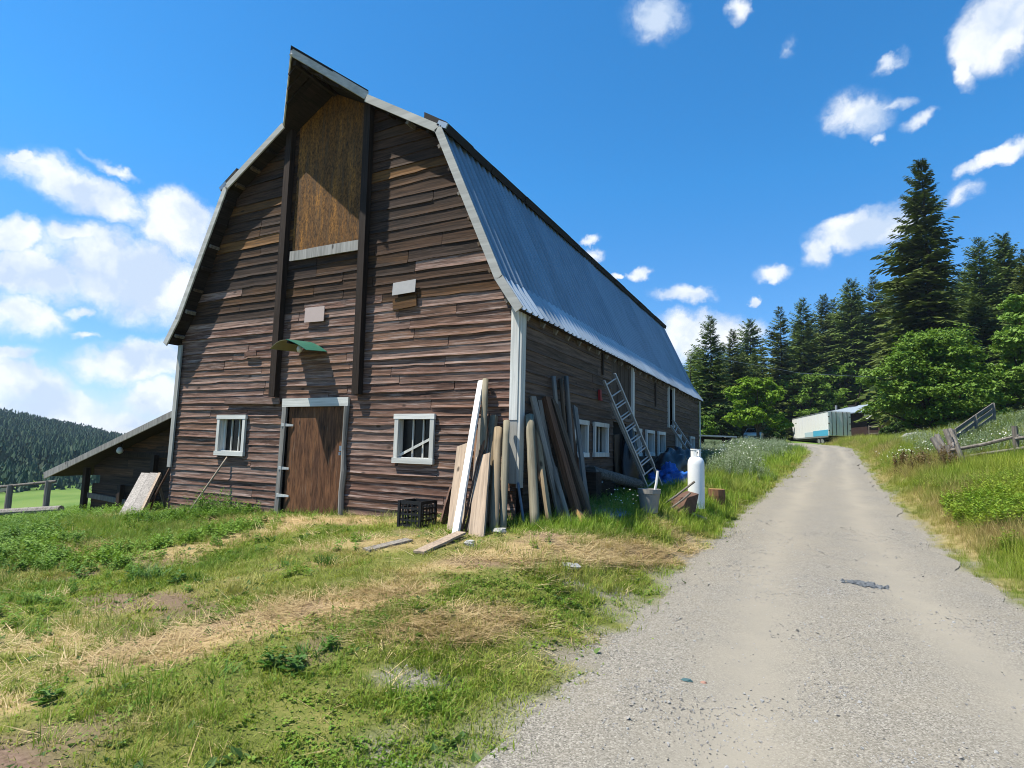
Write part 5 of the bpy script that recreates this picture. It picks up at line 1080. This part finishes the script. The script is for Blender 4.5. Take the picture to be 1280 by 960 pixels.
def scatter(name, pts, scale, tint, dry, protos, lab, cat, tilt=.12, zs=None):
    n = len(pts)
    if n == 0: return
    me = bpy.data.meshes.new(name); me.vertices.add(n); me.vertices.foreach_set('co', np.asarray(pts, np.float32).ravel())
    rot = np.stack([RNG.normal(0, tilt, n), RNG.normal(0, tilt, n), RNG.uniform(0, 6.283, n)], 1)
    sc = np.repeat(np.asarray(scale)[:, None], 3, 1)
    if zs is not None: sc[:, 2] *= zs
    for k, ty, v in (('rot', 'FLOAT_VECTOR', rot), ('scl', 'FLOAT_VECTOR', sc), ('tint', 'FLOAT', tint), ('dry', 'FLOAT', dry)):
        me.attributes.new(k, ty, 'POINT').data.foreach_set('vector' if ty == 'FLOAT_VECTOR' else 'value', np.asarray(v, np.float32).ravel())
    me.attributes.new('idx', 'INT', 'POINT').data.foreach_set('value', RNG.integers(0, len(protos), n).astype(np.int32))
    o = bpy.data.objects.new(name, me); col.objects.link(o); tag(o, lab, cat, kind='stuff')
    ng = bpy.data.node_groups.new(name, 'GeometryNodeTree'); ng.interface.new_socket('Geometry', in_out='INPUT', socket_type='NodeSocketGeometry'); ng.interface.new_socket('Geometry', in_out='OUTPUT', socket_type='NodeSocketGeometry')
    N = ng.nodes; Lk = ng.links; gi = N.new('NodeGroupInput'); go = N.new('NodeGroupOutput'); ip = N.new('GeometryNodeInstanceOnPoints'); jn = N.new('GeometryNodeJoinGeometry')
    for p in protos:
        oi = N.new('GeometryNodeObjectInfo'); oi.inputs['Object'].default_value = p; oi.inputs['As Instance'].default_value = True; Lk.new(oi.outputs['Geometry'], jn.inputs[0])
    def at(nm, ty):
        a = N.new('GeometryNodeInputNamedAttribute'); a.data_type = ty; a.inputs['Name'].default_value = nm; return a.outputs['Attribute']
    Lk.new(gi.outputs[0], ip.inputs['Points']); Lk.new(jn.outputs[0], ip.inputs['Instance']); ip.inputs['Pick Instance'].default_value = True
    Lk.new(at('idx', 'INT'), ip.inputs['Instance Index']); Lk.new(at('scl', 'FLOAT_VECTOR'), ip.inputs['Scale'])
    er = N.new('FunctionNodeEulerToRotation'); Lk.new(at('rot', 'FLOAT_VECTOR'), er.inputs[0]); Lk.new(er.outputs[0], ip.inputs['Rotation'])
    Lk.new(ip.outputs[0], go.inputs[0]); md = o.modifiers.new('scatter', 'NODES'); md.node_group = ng
    return o
def fan(n, r0, r1, a0=-58, a1=58, p=1.0):
    """points round the photographer's stand, denser near: density ~ 1 / r**p"""
    u = RNG.random(n); r = (r0 ** (2 - p) + u * (r1 ** (2 - p) - r0 ** (2 - p))) ** (1 / (2 - p)) if p < 2 else r0 * (r1 / r0) ** u
    a = math.degrees(YAW) + RNG.uniform(a0, a1, n); a = np.radians(a); return CAM.x + np.sin(a) * r, CAM.y + np.cos(a) * r, r
def off_things(x, y): return ~(((x > -9.08) & (x < .05) & (y > .02) & (y < 18.1)) | ((x > -14.2) & (x < -9) & (y > .95) & (y < 9)) | (np.hypot(x - 1.52, y - 2.55) < .22) | (np.hypot(x - 2.0, y - 4.9) < .22))
def on_ground(x, y): return np.stack([x, y, ground(x, y) - .02 + 0 * x], 1)
def put(name, x, y, r, keep, protos, lab, cat, s0=1.0, grow=.035, tone=None, dry=None, zs=None, tilt=.12):
    k = keep & off_things(x, y); x, y, r = x[k], y[k], r[k]; n = len(x)
    tn = np.clip((fbm(x, y, .8, 3) - .5) * 1.6 + RNG.uniform(.15, .85, n), 0, 1); d = np.zeros(n) if dry is None else np.clip(dry[k] + RNG.normal(0, .16, n), 0, 1)
    sc = s0 * (1 + grow * r) * RNG.uniform(.65, 1.35, n) * (1.0 if tone is None else tone[k])
    z = on_ground(x, y); scatter(name, z, sc, tn, d, protos, lab, cat, tilt, None if zs is None else zs / (1 + grow * r))
Rn = lambda n: RNG.random(n)
TURF = [blades(38, .058, .11, .006, .9, 100 + i, mat=M['turf']) for i in range(5)]
GRASS = [blades(26, .26, .10, .008, .55, 120 + i, 3, mat=M['grass']) for i in range(5)]
BANK = [blades(26, .42, .13, .008, .45, 140 + i, 3, mat=M['bankgrass']) for i in range(5)]
STRAWP = [blades(28, .15, .15, .0042, .4, 160 + i, 2, .86, mat=M['straw']) for i in range(4)]
LEAFY = [stems(5, .30, .12, .075, 13, 180 + i, [M['leafy']]) for i in range(5)]
LEAFYY = [stems(6, .42, .16, .085, 14, 200 + i, [M['leafy_yellow']]) for i in range(4)]
DARK = [blades(30, .22, .13, .02, .9, 220 + i, 3, mat=M['darkweed']) for i in range(3)] + [stems(5, .2, .12, .10, 12, 226 + i, [M['darkweed']]) for i in range(2)]
BROAD = [stems(3, .04, .06, .075, 7, 240 + i, [M['broad']], upl=.35, narrow=.3) for i in range(4)]
SILVER = [stems(7, .62, .16, .075, 18, 260 + i, [M['silver']], upl=.9, narrow=.22, lean=.35) for i in range(4)]
DAISY = [stems(12, .46, .24, .05, 7, 280 + i, [M['leafy'], M['petal']], .0125, narrow=.2) for i in range(3)]
DOCK = [stems(5, .6, .14, .06, 24, 300 + i, [M['dock']], upl=.8, narrow=.4) for i in range(3)]
FERN = [stems(10, .75, .16, .13, 22, 320 + i, [M['leafy']], upl=.5, narrow=.16, lean=.5) for i in range(2)]
x, y, r = fan(130000, 1.3, 32, p=1.1); st, so, gr = masks(x, y); L_ = x < xl(y) + .25; cover = (1 - .97 * gr - .65 * so - .72 * st) * (.68 + .32 * smooth(.35, .5, fbm(x, y, 2.6, 3)))
put('short_grass', x, y, r, L_ & (Rn(len(x)) < cover), TURF, 'short patchy green and yellow grass in the yard', 'grass', 1.0, .045, dry=st * .8 + .25 + .4 * (smooth(.42, .6, fbm(x, y, .7, 4)) - .4), tone=.5 + .95 * fbm(x, y, 1.7, 3))
x, y, r = fan(120000, 1.3, 26, p=1.1); st, so, gr = masks(x, y)
put('straw_litter', x, y, r, (x < xl(y)) & (Rn(len(x)) < np.clip(st * 1.2 + .02, 0, 1) * (1 - gr)), STRAWP, 'dry straw lying on the yard', 'straw', 1.0, .04, zs=.7)
x, y, r = fan(60000, 1.3, 34, p=1.1); st, so, gr = masks(x, y); nz = fbm(x, y, .55, 4)
tall = smooth(.50, .64, nz) * .5
tall = np.maximum(tall, .95 * (np.abs(x - .6) < 1.1) * (np.abs(y + .6) < .9) * smooth(-1.6, -.7, y + .3 * (x - .5)))          # round the leaning timber
tall = np.maximum(tall, .9 * smooth(.0, 1.0, y) * smooth(.1, .7, xl(y) - x) * (.3 + .7 * smooth(.8, 1.4, x))); tall = np.maximum(tall, .6 * smooth(-2.5, -3.5, x) * smooth(-5.5, -3, y))
tall = tall * (1 - .75 * smooth(-2.2, -3.2, y) * (x > -3)); tall = np.maximum(tall, .35 * (y < -5.2) * smooth(.5, .62, fbm(x, y, 1.3)))
put('green_grass', x, y, r, (x < xl(y) - .1) & (Rn(len(x)) < tall * (1 - gr) * (1 - .8 * st) * (1 - .8 * so) * .75), GRASS, 'taller green grass along the barn and verge', 'grass', .75, .035, dry=.25 * smooth(.5, .6, nz) + .5 * st, tone=.55 + .35 * smooth(-1.2, .3, y) * smooth(.6, 1.3, x + .6 * (y < 1)) + .3 * nz)
x, y, r = fan(60000, 1.6, 40, p=1.15); st, so, gr = masks(x, y); nz = fbm(x, y, .8, 4)
lf = smooth(-2.0, -4.5, x + .35 * (y + 4)) * smooth(.34, .56, nz) * (y > -6.2); lf = np.maximum(lf, .95 * patch(x, y, -6.4, -1.0, 1.0, .5, 0)); lf = np.maximum(lf, .8 * smooth(-9, -11, x)); lf = np.maximum(lf, .30 * smooth(.56, .66, nz))
lf = np.maximum(lf, .35 * (x > .1) * (y > .4) * (y < 12) * smooth(.3, 1.0, xl(y) - x))
put('leafy_weeds', x, y, r, (x < xl(y) - .2) & (Rn(len(x)) < lf * (1 - gr) * (1 - .85 * st) * (1 - .9 * so) * .8), LEAFY, 'dark green leafy weeds left of the yard', 'weeds', .62, .018, tone=.35 + .35 * smooth(-1, -6, x) + .6 * nz)
put('feathery_bush', np.array([-6.75, -6.5, -6.95, -6.3, -6.6]), np.array([-.55, -.75, -.8, -.5, -.95]), np.array([12.] * 5), np.array([True] * 5), FERN, 'feathery green weed clump at the foot of the pale stick', 'weeds', .62, 0)
x, y, r = fan(9000, 1.5, 9, p=1.2); st, so, gr = masks(x, y)
dk = np.maximum.reduce([patch(x, y, 1.05, -5.1, .34, .12, 75), patch(x, y, .05, -6.35, .16, .12, 40), .6 * patch(x, y, .8, -5.6, .3, .10, 55), patch(x, y, -.9, -3.4, .5, .2, 20), patch(x, y, -2.2, -4.3, .5, .15, 10)])
put('dark_weeds', x, y, r, (Rn(len(x)) < dk * .5) & (gr < .3), DARK, 'dark green clumps of weeds in the near yard', 'weeds', .5, .05)
x, y, r = fan(9000, 1.4, 12, p=1.2); st, so, gr = masks(x, y)
put('broad_leaves', x, y, r, (x < xl(y) + .3) & (Rn(len(x)) < smooth(.42, .6, fbm(x, y, 1.1, 3)) * (1 - .7 * st) * (1 - .85 * gr) * .45), BROAD, 'broad leaved weeds between the short grass', 'weeds', .75, .03)
CLOV = [stems(10, .05, .11, .025, 6, 340 + i, [M['clover']], upl=.25, narrow=.42) for i in range(4)]
x, y, r = fan(52000, 1.3, 16, p=1.2); st, so, gr = masks(x, y); nz = fbm(x + 9, y, 1.4, 4)
put('ground_cover', x, y, r, (x < xl(y) + .2) & (Rn(len(x)) < smooth(.38, .56, nz) * (1 - .8 * st) * (1 - .93 * gr) * (1 - .6 * so)), CLOV, 'low bright green broad leaved ground cover in the yard', 'weeds', .9, .04, dry=.25 * smooth(.5, .62, fbm(x, y, .7, 4)))
# right bank
x, y, r = fan(60000, 5, 60, 15, 56, p=.9); dr = x - xr(y); st, so, gr = masks(x, y); nz = fbm(x, y, .45, 4)
put('bank_grass', x, y, r, (dr > .08 + .3 * (nz - .5)) & (Rn(len(x)) < .95 - .4 * smooth(2.2, 3.2, dr)), BANK, 'tall yellow green grass on the right bank', 'grass', .62, .022, dry=st * .85 + .18 * smooth(.48, .62, nz), tone=.35 + .75 * smooth(.1, 1.3, dr))
x, y, r = fan(44000, 6.5, 34, 20, 56, p=1.0); dr = x - xr(y); nz = fbm(x, y, .7, 3)
put('yellow_weeds', x, y, r, (dr > .8) & (y < 13.2) & (Rn(len(x)) < smooth(.8, 1.7, dr + (nz - .5) * 2.4) * .9), LEAFYY, 'leafy yellow green weeds on the right bank', 'weeds', .75, .008, tone=1.05 - .5 * smooth(6, 12, y))
x, y, r = fan(46000, 14, 60, -4, 46, p=.7); dr = x - xr(y); dl = xl(y) - x; nz = fbm(x, y, .4, 3)
sv = np.maximum(smooth(.5, 1.6, dl + (nz - .5) * 1.8) * smooth(8.5, 12, y) * (y < 34), smooth(1.5, 2.6, dr + (nz - .5) * 1.5) * smooth(13.2, 15, y) * (y < 24) * smooth(.3, .5, nz + .12))
put('silver_weeds', x, y, r, (x < 14) & (x > -3) & (Rn(len(x)) < sv * .85), SILVER, 'pale silvery green weeds beside the far road', 'weeds', .58, .006)
x, y, r = fan(40000, 9, 60, -6, 50, p=.8); dr = x - xr(y); dl = xl(y) - x; nz = fbm(x, y, .7, 3)
da = np.maximum.reduce([patch(x, y, 7.9, 16.6, 1.7, 1.0, 10), patch(x, y, 9.6, 15.2, 1.4, .8, 0) * .9, patch(x, y, 11.5, 15.5, 2, 1, 0) * .7, .3 * patch(x, y, 2.0, 13.5, 1.2, 2.4, 0), .6 * patch(x, y, 9.5, 44, 3.5, 2.0, 0), .12 * patch(x, y, 1.6, 20, 2, 5, 0)])
put('white_daisies', x, y, r, (dr > .5) & (Rn(len(x)) < da * .3) | (dl > .4) & (Rn(len(x)) < da * .35), DAISY, 'white daisies flowering beside the road bend', 'flowers', 1.0, .012)
put('white_yarrow', np.array([1.25, 1.35, 1.15]), np.array([1.4, 1.5, 1.6]), np.array([9., 9, 9]), np.array([True] * 3), DAISY, 'white flowering weed by the grey plastic sheet', 'flowers', .9, 0)
x, y, r = fan(26000, 12, 34, 12, 46, p=.8); dr = x - xr(y)
put('red_dock', x, y, r, (dr > .5) & (Rn(len(x)) < .07 * patch(x, y, 7.7, 14.4, 1.3, 1.6, 20)), DOCK, 'reddish brown dock weeds on the right bank', 'weeds', .8, .01)
x, y = RNG.normal(4.55, .16, 90), RNG.uniform(5, 15, 90)
scatter('road_weeds', np.stack([x, y, ground(x, y) + .005], 1), RNG.uniform(.3, .8, 90), Rn(90), RNG.uniform(.5, 1, 90), TURF, 'sparse dry tufts along the middle of the road', 'grass')
# loose stones on the gravel
PEB = [pebble(i, M[k]) for i, k in enumerate(('stone', 'pot', 'dark_stone', 'stone', 'pot', 'pot'))]
x, y, r = fan(70000, 1.3, 14, -20, 58, p=1.25); st, so, gr = masks(x, y); road_ = (x > xl(y) - .1) & (x < xr(y) + .2)
k = (road_ | (gr > .5)) & (Rn(len(x)) < .12 + .88 * smooth(.46, .62, fbm(x, y, .9, 4))); x, y, r = x[k], y[k], r[k]
scatter('loose_gravel', np.stack([x, y, road_z(x, y) + .001], 1), RNG.gamma(1.2, .0024, len(x)) + .0025 + .0003 * r, Rn(len(x)), Rn(len(x)), PEB, 'loose grey gravel stones on the road', 'gravel', .5, .7)

# ------------------------------------------------------------------ far wooded hill at the left
def make_hill():
    az = np.radians(np.linspace(-112, -16, 80)); rr = np.concatenate([np.linspace(95, 300, 34), np.linspace(310, 900, 26)])
    A, Rr = np.meshgrid(az, rr); x = CAM.x + np.sin(A) * Rr; y = CAM.y + np.cos(A) * Rr
    return A, Rr, x, y, hill_z(A, Rr)
def hill_z(A, Rr):
    d = np.degrees(A); top = np.interp(d, [-112, -90, -78, -69, -65.5, -62, -58, -50, -16], [34, 32, 18, 7.2, 2.2, -3.5, -9.5, -12, -11])
    low = np.interp(Rr, [95, 125, 200, 500, 900], [-9.2, -10.2, -10.5, -11, -12]); t = smooth(140, 430, Rr)
    return low * (1 - t) + np.maximum(top, low) * t - smooth(430, 900, Rr) * 22 * (top > -9) + (fbm(np.degrees(A) * .8, Rr * .02, 1.0, 3) - .5) * 3 * t
A, Rr, x, y, z = make_hill(); i = np.arange(x.size).reshape(x.shape)
mh, T, b = new_mat('hill_ground'); T.l.new(T.mix(T.noise(T.add('ShaderNodeNewGeometry').outputs['Position'], .05, 5), (.03, .055, .022), (.06, .09, .035)), b.inputs['Base Color']); b.inputs['Roughness'].default_value = .95
link('hill', np_mesh('hill', np.stack([x, y, z], -1).reshape(-1, 3), np.stack([i[:-1, :-1], i[:-1, 1:], i[1:, 1:], i[1:, :-1]], -1).reshape(-1, 4), [mh], smooth_=True), kind='structure')
def far_tree(seed):
    rg = np.random.default_rng(seed); mb = MB(); n = 6
    for k in range(8):
        z0 = .05 + k * .115; rad = .20 * (1 - k * .115) ** .9 * rg.uniform(.75, 1.2); ox, oy = rg.normal(0, .08, 2); vs = [(ox, oy, min(1, z0 + .20))] + [(ox + rad * rg.uniform(.45, 1.35) * math.cos(j * 6.283 / n + k), oy + rad * rg.uniform(.45, 1.35) * math.sin(j * 6.283 / n + k), z0 + rg.uniform(-.04, .04)) for j in range(n)]
        mb.add(vs, [(0, 1 + j, 1 + (j + 1) % n) for j in range(n)])
    me = bpy.data.meshes.new('far_tree'); me.from_pydata(mb.v, [], mb.f); me.materials.append(M['cone_far']); return bpy.data.objects.new('far_tree', me)
FT = [far_tree(s) for s in range(6)]
n = 26000; A = np.radians(RNG.uniform(-84, -18, n)); Rr = 112 + (RNG.random(n) ** .8) * 370; k = (np.degrees(A) < -45) | (Rr < 190); A, Rr = A[k], Rr[k]
x = CAM.x + np.sin(A) * Rr; y = CAM.y + np.cos(A) * Rr; hgt = RNG.uniform(5, 9.5, len(x)) * (1 + .15 * (fbm(x, y, .03, 2) - .5)) * np.where(Rr < 170, RNG.uniform(.45, .9, len(x)), 1)
scatter('hill_forest', np.stack([x, y, hill_z(A, Rr) - .3], 1), hgt, np.clip(fbm(x, y, .02, 3) + RNG.normal(0, .25, len(x)), 0, 1), np.zeros(len(x)), FT, 'dark conifer forest covering the far hill at the left', 'forest', .03)

# ------------------------------------------------------------------ thin summer haze
hb = MB().lohi((-1150, -200, -40), (1150, 1400, 56)); hm = bpy.data.materials.new('haze'); hm.use_nodes = True; T = NT(hm.node_tree); T.n.clear()
T.l.new(T.add('ShaderNodeVolumePrincipled', {'Color': (.62, .78, 1, 1), 'Density': .0002, 'Anisotropy': .2}).outputs[0], T.add('ShaderNodeOutputMaterial').inputs['Volume'])
tag(hb.build('haze', hm), 'thin blue summer haze over the valley', 'haze', kind='stuff')
